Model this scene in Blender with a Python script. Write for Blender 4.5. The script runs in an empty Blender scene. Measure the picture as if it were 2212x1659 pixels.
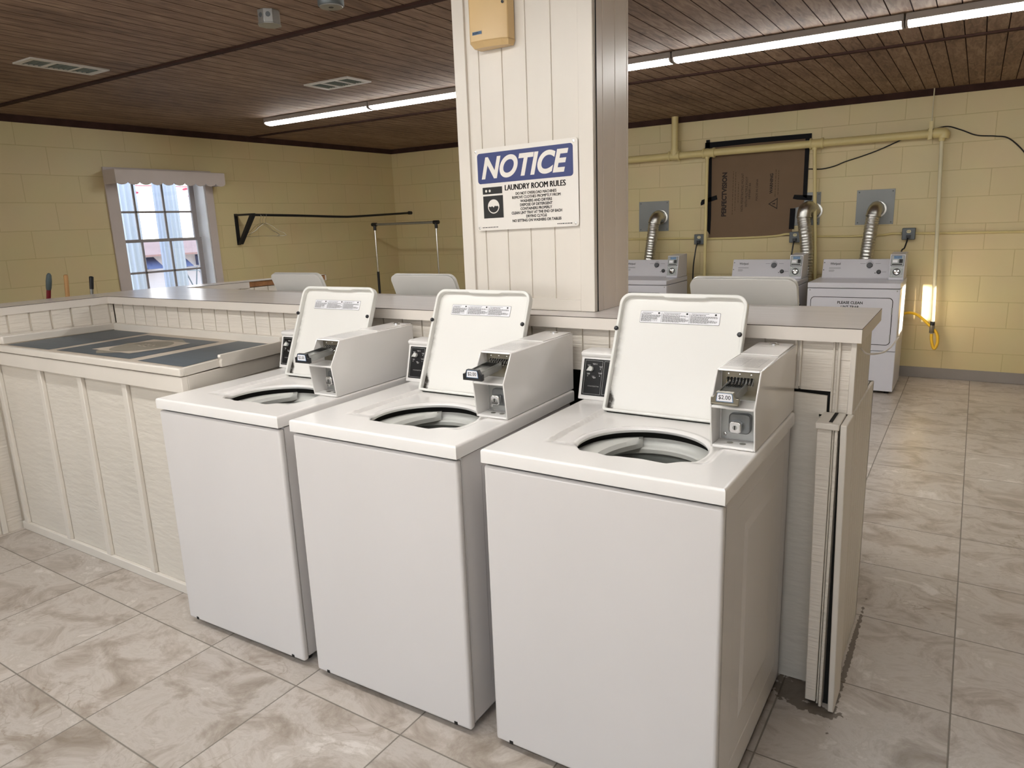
import bpy, bmesh, math, random
from mathutils import Vector, Matrix
from math import sin, cos, pi, sqrt, atan2, floor
random.seed(7)
COL = bpy.context.scene.collection
ORG = {}

# ---------------------------------------------------------------- materials
def lin(h):
    h = h.lstrip('#'); r = []
    for i in (0, 2, 4):
        c = int(h[i:i+2], 16)/255.0
        r.append(c/12.92 if c <= .04045 else ((c+.055)/1.055)**2.4)
    return (*r, 1)
MATS = {}
def mat(name, col, rough=.5, metal=0, spec=.5, bump=None, var=None, coat=0, emit=None):
    """bump=(scale(xyz) , strength, dist)  var=(scale(xyz), amount)"""
    if name in MATS: return MATS[name]
    m = bpy.data.materials.new(name); m.use_nodes = True
    nt = m.node_tree; b = nt.nodes['Principled BSDF']
    c = lin(col)
    b.inputs['Base Color'].default_value = c
    b.inputs['Roughness'].default_value = rough
    b.inputs['Metallic'].default_value = metal
    b.inputs['Specular IOR Level'].default_value = spec
    b.inputs['Coat Weight'].default_value = coat
    tc = nt.nodes.new('ShaderNodeTexCoord')
    if var:
        mp = nt.nodes.new('ShaderNodeMapping'); mp.inputs['Scale'].default_value = var[0]
        nt.links.new(tc.outputs['Object'], mp.inputs[0])
        nz = nt.nodes.new('ShaderNodeTexNoise'); nz.inputs['Scale'].default_value = 1; nz.inputs['Detail'].default_value = 5
        nt.links.new(mp.outputs[0], nz.inputs['Vector'])
        rp = nt.nodes.new('ShaderNodeValToRGB')
        k = var[1]
        rp.color_ramp.elements[0].position = .3; rp.color_ramp.elements[1].position = .7
        rp.color_ramp.elements[0].color = (c[0]*(1-k), c[1]*(1-k), c[2]*(1-k*1.1), 1)
        rp.color_ramp.elements[1].color = (min(1, c[0]*(1+k*.6)), min(1, c[1]*(1+k*.6)), min(1, c[2]*(1+k*.6)), 1)
        nt.links.new(nz.outputs['Fac'], rp.inputs[0]); nt.links.new(rp.outputs[0], b.inputs['Base Color'])
    if bump:
        mp = nt.nodes.new('ShaderNodeMapping'); mp.inputs['Scale'].default_value = bump[0]
        nt.links.new(tc.outputs['Object'], mp.inputs[0])
        nz = nt.nodes.new('ShaderNodeTexNoise'); nz.inputs['Scale'].default_value = 1; nz.inputs['Detail'].default_value = 4
        nt.links.new(mp.outputs[0], nz.inputs['Vector'])
        bp = nt.nodes.new('ShaderNodeBump'); bp.inputs['Strength'].default_value = bump[1]; bp.inputs['Distance'].default_value = bump[2]
        nt.links.new(nz.outputs['Fac'], bp.inputs['Height']); nt.links.new(bp.outputs[0], b.inputs['Normal'])
    if emit:
        b.inputs['Emission Color'].default_value = emit[0]; b.inputs['Emission Strength'].default_value = emit[1]
    MATS[name] = m
    return m

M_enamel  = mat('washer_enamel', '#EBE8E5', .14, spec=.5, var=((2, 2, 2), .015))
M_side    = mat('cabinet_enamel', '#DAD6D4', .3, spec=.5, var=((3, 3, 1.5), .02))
M_lidin   = mat('lid_enamel', '#DEDDD8', .35, var=((3, 3, 3), .015))
M_plast   = mat('white_plastic', '#D2D2CD', .35, var=((4, 4, 4), .02))
M_tubgrey = mat('basket_enamel', '#7f817d', .3, var=((5, 5, 5), .03))
M_dark    = mat('dark_gap', '#15130f', .8, var=((9, 9, 9), .1))
M_black   = mat('black_plastic', '#16171b', .35, var=((9, 9, 9), .1))
M_panelk  = mat('black_panel', '#17171a', .25, var=((9, 9, 9), .05))
M_ink     = mat('black_ink', '#1c1c1c', .6, var=((9, 9, 9), .05))
M_inkg    = mat('grey_ink', '#77777a', .6, var=((9, 9, 9), .05))
M_inkw    = mat('white_ink', '#b9b9b6', .6, var=((9, 9, 9), .05))
M_chrome  = mat('chrome', '#d8d8d8', .12, metal=1, var=((9, 9, 9), .03))
M_steel   = mat('galvanised_steel', '#a7a8a6', .38, metal=.85, var=((30, 30, 30), .08))
M_brass   = mat('worn_nickel', '#8d887c', .3, metal=.9, var=((40, 40, 40), .12))
M_paper   = mat('label_paper', '#E9E8EC', .5, var=((9, 9, 9), .02))
M_dryer   = mat('dryer_enamel', '#D6D5DC', .25, var=((3, 3, 3), .015))
M_dryerpn = mat('dryer_console_panel', '#C6C3C8', .3, var=((3, 3, 3), .015))
M_grey    = mat('grey_meter_paint', '#8f918f', .35, metal=.4, var=((30, 30, 30), .06))
M_knob    = mat('dark_grey_plastic', '#55565a', .45, var=((30, 30, 30), .06))
M_cbox    = mat('dark_steel', '#77797a', .3, metal=.7, var=((30, 30, 30), .08))
M_blueish = mat('blue_decal', '#5d7ea3', .4, var=((60, 60, 60), .3))
# painted timber
M_cream   = mat('cream_painted_board', '#DDD5CA', .42, bump=((7, 7, 95), .8, .006), var=((4, 4, 9), .04))
M_creamH  = mat('cream_painted_trim', '#DDD6CC', .4, bump=((25, 25, 25), .2, .002), var=((4, 4, 4), .04))
M_creamV  = mat('cream_painted_vertical', '#D7CFC3', .38, bump=((60, 60, 4), .3, .003), var=((5, 5, 2), .05))
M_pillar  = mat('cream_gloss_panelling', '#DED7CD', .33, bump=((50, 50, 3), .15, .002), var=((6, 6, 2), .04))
M_pillarS = mat('cream_gloss_panelling_shaded', '#D6CABF', .3, bump=((50, 50, 3), .2, .002), var=((6, 6, 2), .04))  # cream pillar's sides; how light falls on them is mixed into the tone
M_rough   = mat('cream_painted_ply', '#D8D1C6', .36, bump=((10, 10, 38), .7, .006), var=((3, 3, 3), .06))
M_blue    = mat('slate_blue_paint', '#4F5860', .45, bump=((60, 9, 9), .3, .002), var=((3, 22, 5), .12))
M_tan     = mat('stencil_cream', '#C2B6A7', .5, var=((20, 20, 20), .06))
M_oval    = mat('stencil_grey', '#8F887A', .5, var=((30, 30, 30), .08))
M_lam     = mat('countertop_laminate', '#DAD4D1', .24, spec=.45, var=((3, 30, 3), .04))
M_lamedge = mat('laminate_edge', '#4a4038', .6, var=((9, 9, 9), .1))
M_band    = mat('edge_band_paint', '#DCD4CB', .4, var=((4, 4, 4), .03))
M_wood    = mat('raw_wood', '#9A6A3E', .6, bump=((4, 40, 40), .4, .003), var=((2, 30, 30), .3))
M_ceiltr  = mat('dark_stained_trim', '#402c27', .8, spec=.15, bump=((30, 30, 30), .3, .003), var=((8, 8, 8), .25))
M_tanpl   = mat('aged_tan_plastic', '#D9B985', .3, var=((5, 5, 5), .05))
M_ventw   = mat('vent_white', '#C9C4BC', .4, var=((9, 9, 9), .03))
M_venti   = mat('vent_inner', '#6f7772', .6, var=((9, 9, 60), .15))
M_lightbd = mat('fixture_grey', '#A39B95', .4, var=((9, 9, 9), .03))
M_pipe    = mat('pipe_yellow_paint', '#D6C68E', .4, bump=((30, 30, 30), .15, .002), var=((8, 8, 8), .05))
M_pipew   = mat('pipe_white_paint', '#D8D0B0', .4, var=((8, 8, 8), .05))
M_card    = mat('corrugated_cardboard', '#76604a', .8, bump=((3, 3, 120), .15, .002), var=((4, 4, 4), .06))
M_cardk2  = mat('cardboard_faint_print', '#54432f', .8, var=((60, 60, 60), .2))
M_cardk   = mat('cardboard_print', '#2c2320', .8, var=((60, 60, 60), .2))
M_tape    = mat('black_tape', '#101116', .7, spec=.2, bump=((20, 20, 20), .3, .003), var=((9, 9, 9), .1))
M_plate   = mat('grey_vent_plate', '#878a8a', .45, metal=.3, var=((6, 6, 6), .06))
M_foil    = mat('aluminium_duct', '#c4c3bf', .3, metal=1, bump=((60, 60, 60), .1, .001), var=((30, 30, 30), .1))
M_obox    = mat('outlet_box_grey', '#5f6467', .4, metal=.4, var=((9, 9, 9), .08))
M_recep   = mat('receptacle_almond', '#d9cfa6', .4, var=((9, 9, 9), .04))
M_base    = mat('baseboard_grey', '#928C88', .5, bump=((12, 12, 12), .2, .003), var=((4, 4, 4), .05))
M_casing  = mat('window_casing_paint', '#C6BBB6', .45, var=((6, 6, 6), .04))
M_reveal  = mat('reveal_white_paint', '#F0F2F6', .4, var=((6, 6, 6), .04))
M_sash    = mat('sash_grey_paint', '#9a9494', .45, var=((6, 6, 6), .04))
M_iron    = mat('black_iron', '#1d1e22', .4, metal=.3, var=((12, 12, 12), .1))
M_wire    = mat('wire_steel', '#b5b3a8', .25, metal=1, var=((12, 12, 12), .05))
M_yellow  = mat('yellow_gas_hose', '#E7B92B', .4, var=((12, 12, 12), .06))
M_red     = mat('red_handle', '#7c1f2a', .4, var=((12, 12, 12), .08))
M_slate   = mat('grey_grip', '#4d5a5c', .5, var=((12, 12, 12), .08))
M_ash     = mat('wood_handle', '#C0925C', .5, var=((30, 30, 4), .12))
M_brist   = mat('broom_bristle', '#a98f54', .8, var=((60, 60, 6), .2))
M_signw   = mat('sign_white', '#E6E1DA', .4, var=((4, 4, 4), .015))
M_signb   = mat('sign_blue', '#28366F', .4, var=((4, 4, 4), .02))
M_extcol  = mat('exterior_white_paint', '#ABAEBC', .5, var=((20, 20, 1), .03))
M_exthouse= mat('exterior_stucco', '#BFB0AA', .7, var=((1, 1, 1), .05))
M_extgr   = mat('exterior_paving', '#BDB8B4', .8, var=((1.5, 1.5, 1), .08))
M_pink    = mat('exterior_red_cloth', '#C8415A', .6, var=((9, 9, 9), .08))
M_extroof = mat('exterior_roof', '#8f6a60', .8, var=((2, 2, 2), .1))
M_navy    = mat('exterior_navy', '#454a68', .6, var=((9, 9, 9), .08))

def strip_mat():
    m = bpy.data.materials.new('lit_diffuser'); m.use_nodes = True
    b = m.node_tree.nodes['Principled BSDF']
    b.inputs['Base Color'].default_value = (.9, .9, .88, 1)
    b.inputs['Emission Color'].default_value = (1, .995, .965, 1)
    b.inputs['Emission Strength'].default_value = 21
    tc = m.node_tree.nodes.new('ShaderNodeTexCoord'); nz = m.node_tree.nodes.new('ShaderNodeTexNoise')
    nz.inputs['Scale'].default_value = 20
    m.node_tree.links.new(tc.outputs['Object'], nz.inputs['Vector']); m.node_tree.links.new(nz.outputs['Fac'], b.inputs['Roughness'])
    return m
M_lit = strip_mat()

def node(nt, t, **kw):
    n = nt.nodes.new(t)
    for k, v in kw.items():
        if k.startswith('i_'): n.inputs[int(k[2:])].default_value = v
        else: setattr(n, k, v)
    return n
def mth(nt, op, a, b=None, clamp=False):
    n = nt.nodes.new('ShaderNodeMath'); n.operation = op; n.use_clamp = clamp
    for i, v in enumerate((a, b)):
        if v is None: continue
        if isinstance(v, (int, float)): n.inputs[i].default_value = v
        else: nt.links.new(v, n.inputs[i])
    return n.outputs[0]

def wall_mat(name, axis, off):
    m = bpy.data.materials.new(name); m.use_nodes = True; nt = m.node_tree; L = nt.links
    b = nt.nodes['Principled BSDF']; b.inputs['Roughness'].default_value = .42
    tc = node(nt, 'ShaderNodeTexCoord'); sp = node(nt, 'ShaderNodeSeparateXYZ'); L.new(tc.outputs['Object'], sp.inputs[0])
    cb = node(nt, 'ShaderNodeCombineXYZ')
    L.new(mth(nt, 'ADD', sp.outputs[axis], off), cb.inputs[0])
    L.new(mth(nt, 'SUBTRACT', sp.outputs[2], .0324), cb.inputs[1])
    # slight wobble of the joints
    nw = node(nt, 'ShaderNodeTexNoise'); nw.inputs['Scale'].default_value = 6; L.new(tc.outputs['Object'], nw.inputs['Vector'])
    mx = node(nt, 'ShaderNodeVectorMath', operation='SCALE'); L.new(nw.outputs['Color'], mx.inputs[0]); mx.inputs['Scale'].default_value = .006
    ad = node(nt, 'ShaderNodeVectorMath', operation='ADD'); L.new(cb.outputs[0], ad.inputs[0]); L.new(mx.outputs[0], ad.inputs[1])
    br = node(nt, 'ShaderNodeTexBrick'); L.new(ad.outputs[0], br.inputs['Vector'])
    br.inputs['Scale'].default_value = 1; br.inputs['Brick Width'].default_value = .461; br.inputs['Row Height'].default_value = .2305
    br.inputs['Mortar Size'].default_value = .0035; br.inputs['Mortar Smooth'].default_value = .4; br.offset = .5
    br.inputs['Color1'].default_value = lin('#D9C89A'); br.inputs['Color2'].default_value = lin('#D6C596'); br.inputs['Mortar'].default_value = lin('#C7B685')
    nz = node(nt, 'ShaderNodeTexNoise'); nz.inputs['Scale'].default_value = 3; nz.inputs['Detail'].default_value = 6; L.new(tc.outputs['Object'], nz.inputs['Vector'])
    mi = node(nt, 'ShaderNodeMixRGB', blend_type='MULTIPLY'); mi.inputs[0].default_value = .12
    L.new(br.outputs['Color'], mi.inputs[1]); L.new(nz.outputs['Color'], mi.inputs[2]); L.new(mi.outputs[0], b.inputs['Base Color'])
    n2 = node(nt, 'ShaderNodeTexNoise'); n2.inputs['Scale'].default_value = 60; n2.inputs['Detail'].default_value = 4; L.new(tc.outputs['Object'], n2.inputs['Vector'])
    h = mth(nt, 'SUBTRACT', mth(nt, 'MULTIPLY', n2.outputs['Fac'], .25), br.outputs['Fac'])
    bp = node(nt, 'ShaderNodeBump'); bp.inputs['Strength'].default_value = .45; bp.inputs['Distance'].default_value = .005
    L.new(h, bp.inputs['Height']); L.new(bp.outputs[0], b.inputs['Normal'])
    return m
M_wallX = wall_mat('yellow_block_back', 0, 5.607+.13)
M_wallY = wall_mat('yellow_block_left', 1, 4.2+.08)

def ceil_mat():
    m = bpy.data.materials.new('stained_plywood_ceiling'); m.use_nodes = True; nt = m.node_tree; L = nt.links
    b = nt.nodes['Principled BSDF']; b.inputs['Roughness'].default_value = .7; b.inputs['Specular IOR Level'].default_value = .25
    tc = node(nt, 'ShaderNodeTexCoord'); sp = node(nt, 'ShaderNodeSeparateXYZ'); L.new(tc.outputs['Object'], sp.inputs[0])
    wn = node(nt, 'ShaderNodeTexWhiteNoise', noise_dimensions='1D'); L.new(mth(nt, 'FLOOR', mth(nt, 'DIVIDE', mth(nt, 'ADD', sp.outputs[0], 100-.0), .1085)), wn.inputs['W'])
    mp = node(nt, 'ShaderNodeMapping'); mp.inputs['Scale'].default_value = (34, 5, 10); L.new(tc.outputs['Object'], mp.inputs[0])
    n1 = node(nt, 'ShaderNodeTexNoise'); n1.inputs['Scale'].default_value = 1; n1.inputs['Detail'].default_value = 7; n1.inputs['Distortion'].default_value = 1.2; L.new(mp.outputs[0], n1.inputs['Vector'])
    mp2 = node(nt, 'ShaderNodeMapping'); mp2.inputs['Scale'].default_value = (3, 1.4, 3); L.new(tc.outputs['Object'], mp2.inputs[0])
    n2 = node(nt, 'ShaderNodeTexNoise'); n2.inputs['Scale'].default_value = 1; n2.inputs['Detail'].default_value = 4; L.new(mp2.outputs[0], n2.inputs['Vector'])
    f = mth(nt, 'ADD', mth(nt, 'MULTIPLY', n1.outputs['Fac'], .62), mth(nt, 'ADD', mth(nt, 'MULTIPLY', n2.outputs['Fac'], .34), mth(nt, 'MULTIPLY', wn.outputs['Value'], .06)))
    rp = node(nt, 'ShaderNodeValToRGB'); e = rp.color_ramp.elements
    e[0].position = .28; e[0].color = lin('#58453a'); e[1].position = .76; e[1].color = lin('#ab927b')
    x = rp.color_ramp.elements.new(.5); x.color = lin('#846b59')
    L.new(f, rp.inputs[0]); L.new(rp.outputs[0], b.inputs['Base Color'])
    bp = node(nt, 'ShaderNodeBump'); bp.inputs['Strength'].default_value = .4; bp.inputs['Distance'].default_value = .003
    L.new(n1.outputs['Fac'], bp.inputs['Height']); L.new(bp.outputs[0], b.inputs['Normal'])
    return m
M_ceil = ceil_mat()

def floor_mat():
    m = bpy.data.materials.new('stone_look_tile'); m.use_nodes = True; nt = m.node_tree; L = nt.links
    b = nt.nodes['Principled BSDF']
    tc = node(nt, 'ShaderNodeTexCoord'); sp = node(nt, 'ShaderNodeSeparateXYZ'); L.new(tc.outputs['Object'], sp.inputs[0])
    X, Y = sp.outputs[0], sp.outputs[1]
    u = mth(nt, 'DIVIDE', mth(nt, 'ADD', X, 2.725+.488*20), .488)
    ys = mth(nt, 'ADD', Y, mth(nt, 'MULTIPLY', X, .011))
    v = mth(nt, 'DIVIDE', mth(nt, 'ADD', ys, .115+.484*20), .484)
    fu = mth(nt, 'FRACT', u); fv = mth(nt, 'FRACT', v)
    du = mth(nt, 'MULTIPLY', mth(nt, 'MINIMUM', fu, mth(nt, 'SUBTRACT', 1, fu)), .488)
    dv = mth(nt, 'MULTIPLY', mth(nt, 'MINIMUM', fv, mth(nt, 'SUBTRACT', 1, fv)), .484)
    d = mth(nt, 'MINIMUM', du, dv)
    g = mth(nt, 'SUBTRACT', 1, mth(nt, 'DIVIDE', mth(nt, 'SUBTRACT', d, .0016), .0016, True), True)
    cb = node(nt, 'ShaderNodeCombineXYZ'); L.new(mth(nt, 'FLOOR', u), cb.inputs[0]); L.new(mth(nt, 'FLOOR', v), cb.inputs[1])
    wn = node(nt, 'ShaderNodeTexWhiteNoise', noise_dimensions='2D'); L.new(cb.outputs[0], wn.inputs['Vector'])
    sc = node(nt, 'ShaderNodeVectorMath', operation='SCALE'); L.new(wn.outputs['Color'], sc.inputs[0]); sc.inputs['Scale'].default_value = 30
    ad = node(nt, 'ShaderNodeVectorMath', operation='ADD'); L.new(tc.outputs['Object'], ad.inputs[0]); L.new(sc.outputs[0], ad.inputs[1])
    mp = node(nt, 'ShaderNodeMapping'); mp.inputs['Scale'].default_value = (4.6, 6, 1); mp.inputs['Rotation'].default_value = (0, 0, .1); L.new(ad.outputs[0], mp.inputs[0])
    n1 = node(nt, 'ShaderNodeTexNoise'); n1.inputs['Scale'].default_value = 1; n1.inputs['Detail'].default_value = 12; n1.inputs['Roughness'].default_value = .68; n1.inputs['Distortion'].default_value = .7; L.new(mp.outputs[0], n1.inputs['Vector'])
    rp = node(nt, 'ShaderNodeValToRGB'); e = rp.color_ramp.elements
    e[0].position = .30; e[0].color = lin('#8d8073'); e[1].position = .68; e[1].color = lin('#d5cdc5')
    for p, c in ((.40, '#a3978b'), (.47, '#b3a89d'), (.53, '#c2b9b0'), (.59, '#b8aea3')):
        x = e.new(p); x.color = lin(c)
    L.new(n1.outputs['Fac'], rp.inputs[0])
    # thin veins
    n3 = node(nt, 'ShaderNodeTexNoise'); n3.inputs['Scale'].default_value = 1.3; n3.inputs['Detail'].default_value = 8; n3.inputs['Distortion'].default_value = .8; L.new(mp.outputs[0], n3.inputs['Vector'])
    vn = mth(nt, 'ABSOLUTE', mth(nt, 'SUBTRACT', n3.outputs['Fac'], .5))
    vm = mth(nt, 'SUBTRACT', 1, mth(nt, 'DIVIDE', vn, .018, True), True)
    n4 = node(nt, 'ShaderNodeTexNoise'); n4.inputs['Scale'].default_value = 2.2; L.new(ad.outputs[0], n4.inputs['Vector'])
    vm = mth(nt, 'MULTIPLY', vm, mth(nt, 'MULTIPLY', mth(nt, 'SUBTRACT', n4.outputs['Fac'], .5, True), 4, True))
    m1 = node(nt, 'ShaderNodeMixRGB'); L.new(vm, m1.inputs[0]); L.new(rp.outputs[0], m1.inputs[1]); m1.inputs[2].default_value = lin('#8d7c6a')
    m2 = node(nt, 'ShaderNodeMixRGB', blend_type='MULTIPLY'); m2.inputs[0].default_value = .12; L.new(m1.outputs[0], m2.inputs[1]); L.new(wn.outputs['Value'], m2.inputs[2])
    m3 = node(nt, 'ShaderNodeMixRGB'); L.new(g, m3.inputs[0]); L.new(m2.outputs[0], m3.inputs[1]); m3.inputs[2].default_value = lin('#7d766c')
    # dirt along the foot of the broken corner post
    def blob(cx, cy, rx, ry):
        a = mth(nt, 'POWER', mth(nt, 'DIVIDE', mth(nt, 'SUBTRACT', X, cx), rx), 2)
        c = mth(nt, 'POWER', mth(nt, 'DIVIDE', mth(nt, 'SUBTRACT', Y, cy), ry), 2)
        return mth(nt, 'ADD', a, c)
    n5 = node(nt, 'ShaderNodeTexNoise'); n5.inputs['Scale'].default_value = 48; n5.inputs['Detail'].default_value = 6; L.new(tc.outputs['Object'], n5.inputs['Vector'])
    st = mth(nt, 'MINIMUM', blob(.74, .725, .095, .075), mth(nt, 'MINIMUM', blob(.862, 1.0, .010, .40), blob(.8, .655, .09, .03)))
    st = mth(nt, 'LESS_THAN', mth(nt, 'ADD', st, mth(nt, 'MULTIPLY', mth(nt, 'SUBTRACT', n5.outputs['Fac'], .5), 3.5)), .9)
    m4 = node(nt, 'ShaderNodeMixRGB'); L.new(mth(nt, 'MULTIPLY', st, .8), m4.inputs[0]); L.new(m3.outputs[0], m4.inputs[1]); m4.inputs[2].default_value = lin('#4a3c2c')
    L.new(m4.outputs[0], b.inputs['Base Color'])
    L.new(mth(nt, 'ADD', .3, mth(nt, 'MULTIPLY', g, .4)), b.inputs['Roughness'])
    n6 = node(nt, 'ShaderNodeTexNoise'); n6.inputs['Scale'].default_value = 30; n6.inputs['Detail'].default_value = 6; L.new(ad.outputs[0], n6.inputs['Vector'])
    h = mth(nt, 'SUBTRACT', mth(nt, 'ADD', mth(nt, 'MULTIPLY', n6.outputs['Fac'], .25), mth(nt, 'MULTIPLY', n1.outputs['Fac'], .5)), g)
    bp = node(nt, 'ShaderNodeBump'); bp.inputs['Strength'].default_value = .4; bp.inputs['Distance'].default_value = .003
    L.new(h, bp.inputs['Height']); L.new(bp.outputs[0], b.inputs['Normal'])
    return m
M_floor = floor_mat()

def lid_mat():
    """white lid underside with a grimy left edge (object space of the washer)"""
    m = bpy.data.materials.new('lid_underside'); m.use_nodes = True; nt = m.node_tree; L = nt.links
    b = nt.nodes['Principled BSDF']; b.inputs['Roughness'].default_value = .35
    tc = node(nt, 'ShaderNodeTexCoord'); sp = node(nt, 'ShaderNodeSeparateXYZ'); L.new(tc.outputs['Object'], sp.inputs[0])
    nz = node(nt, 'ShaderNodeTexNoise'); nz.inputs['Scale'].default_value = 45; nz.inputs['Detail'].default_value = 8; L.new(tc.outputs['Object'], nz.inputs['Vector'])
    nb = node(nt, 'ShaderNodeTexNoise'); nb.inputs['Scale'].default_value = 7; L.new(tc.outputs['Object'], nb.inputs['Vector'])
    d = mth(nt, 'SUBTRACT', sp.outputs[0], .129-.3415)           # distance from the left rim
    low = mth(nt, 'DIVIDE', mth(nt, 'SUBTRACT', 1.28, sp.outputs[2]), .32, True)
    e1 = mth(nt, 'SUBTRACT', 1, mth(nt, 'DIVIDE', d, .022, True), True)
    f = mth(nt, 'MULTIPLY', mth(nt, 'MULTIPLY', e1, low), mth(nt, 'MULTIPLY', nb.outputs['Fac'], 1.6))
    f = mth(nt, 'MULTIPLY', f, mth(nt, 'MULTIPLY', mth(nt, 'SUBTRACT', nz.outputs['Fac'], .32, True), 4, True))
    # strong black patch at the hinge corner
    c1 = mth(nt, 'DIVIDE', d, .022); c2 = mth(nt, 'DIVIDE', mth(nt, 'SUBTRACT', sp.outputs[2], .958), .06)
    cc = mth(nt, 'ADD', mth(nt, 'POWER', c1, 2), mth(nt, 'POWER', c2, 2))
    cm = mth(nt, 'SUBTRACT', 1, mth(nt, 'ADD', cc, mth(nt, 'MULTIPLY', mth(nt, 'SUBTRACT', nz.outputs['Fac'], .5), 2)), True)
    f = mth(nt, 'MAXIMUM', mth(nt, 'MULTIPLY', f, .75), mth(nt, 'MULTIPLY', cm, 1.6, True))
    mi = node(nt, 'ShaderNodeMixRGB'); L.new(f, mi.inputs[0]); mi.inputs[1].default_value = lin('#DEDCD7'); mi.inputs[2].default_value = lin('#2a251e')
    L.new(mi.outputs[0], b.inputs['Base Color'])
    return m
M_lidun = lid_mat()

def glass_mat():
    m = bpy.data.materials.new('window_glass'); m.use_nodes = True; nt = m.node_tree
    nt.nodes.remove(nt.nodes['Principled BSDF']); out = nt.nodes['Material Output']
    tr = node(nt, 'ShaderNodeBsdfTransparent'); gl = node(nt, 'ShaderNodeBsdfGlossy'); gl.inputs['Roughness'].default_value = .02
    fr = node(nt, 'ShaderNodeFresnel'); fr.inputs['IOR'].default_value = 1.45
    mx = node(nt, 'ShaderNodeMixShader'); nt.links.new(fr.outputs[0], mx.inputs[0]); nt.links.new(tr.outputs[0], mx.inputs[1]); nt.links.new(gl.outputs[0], mx.inputs[2])
    nt.links.new(mx.outputs[0], out.inputs['Surface'])
    return m
M_glass = glass_mat()

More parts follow.
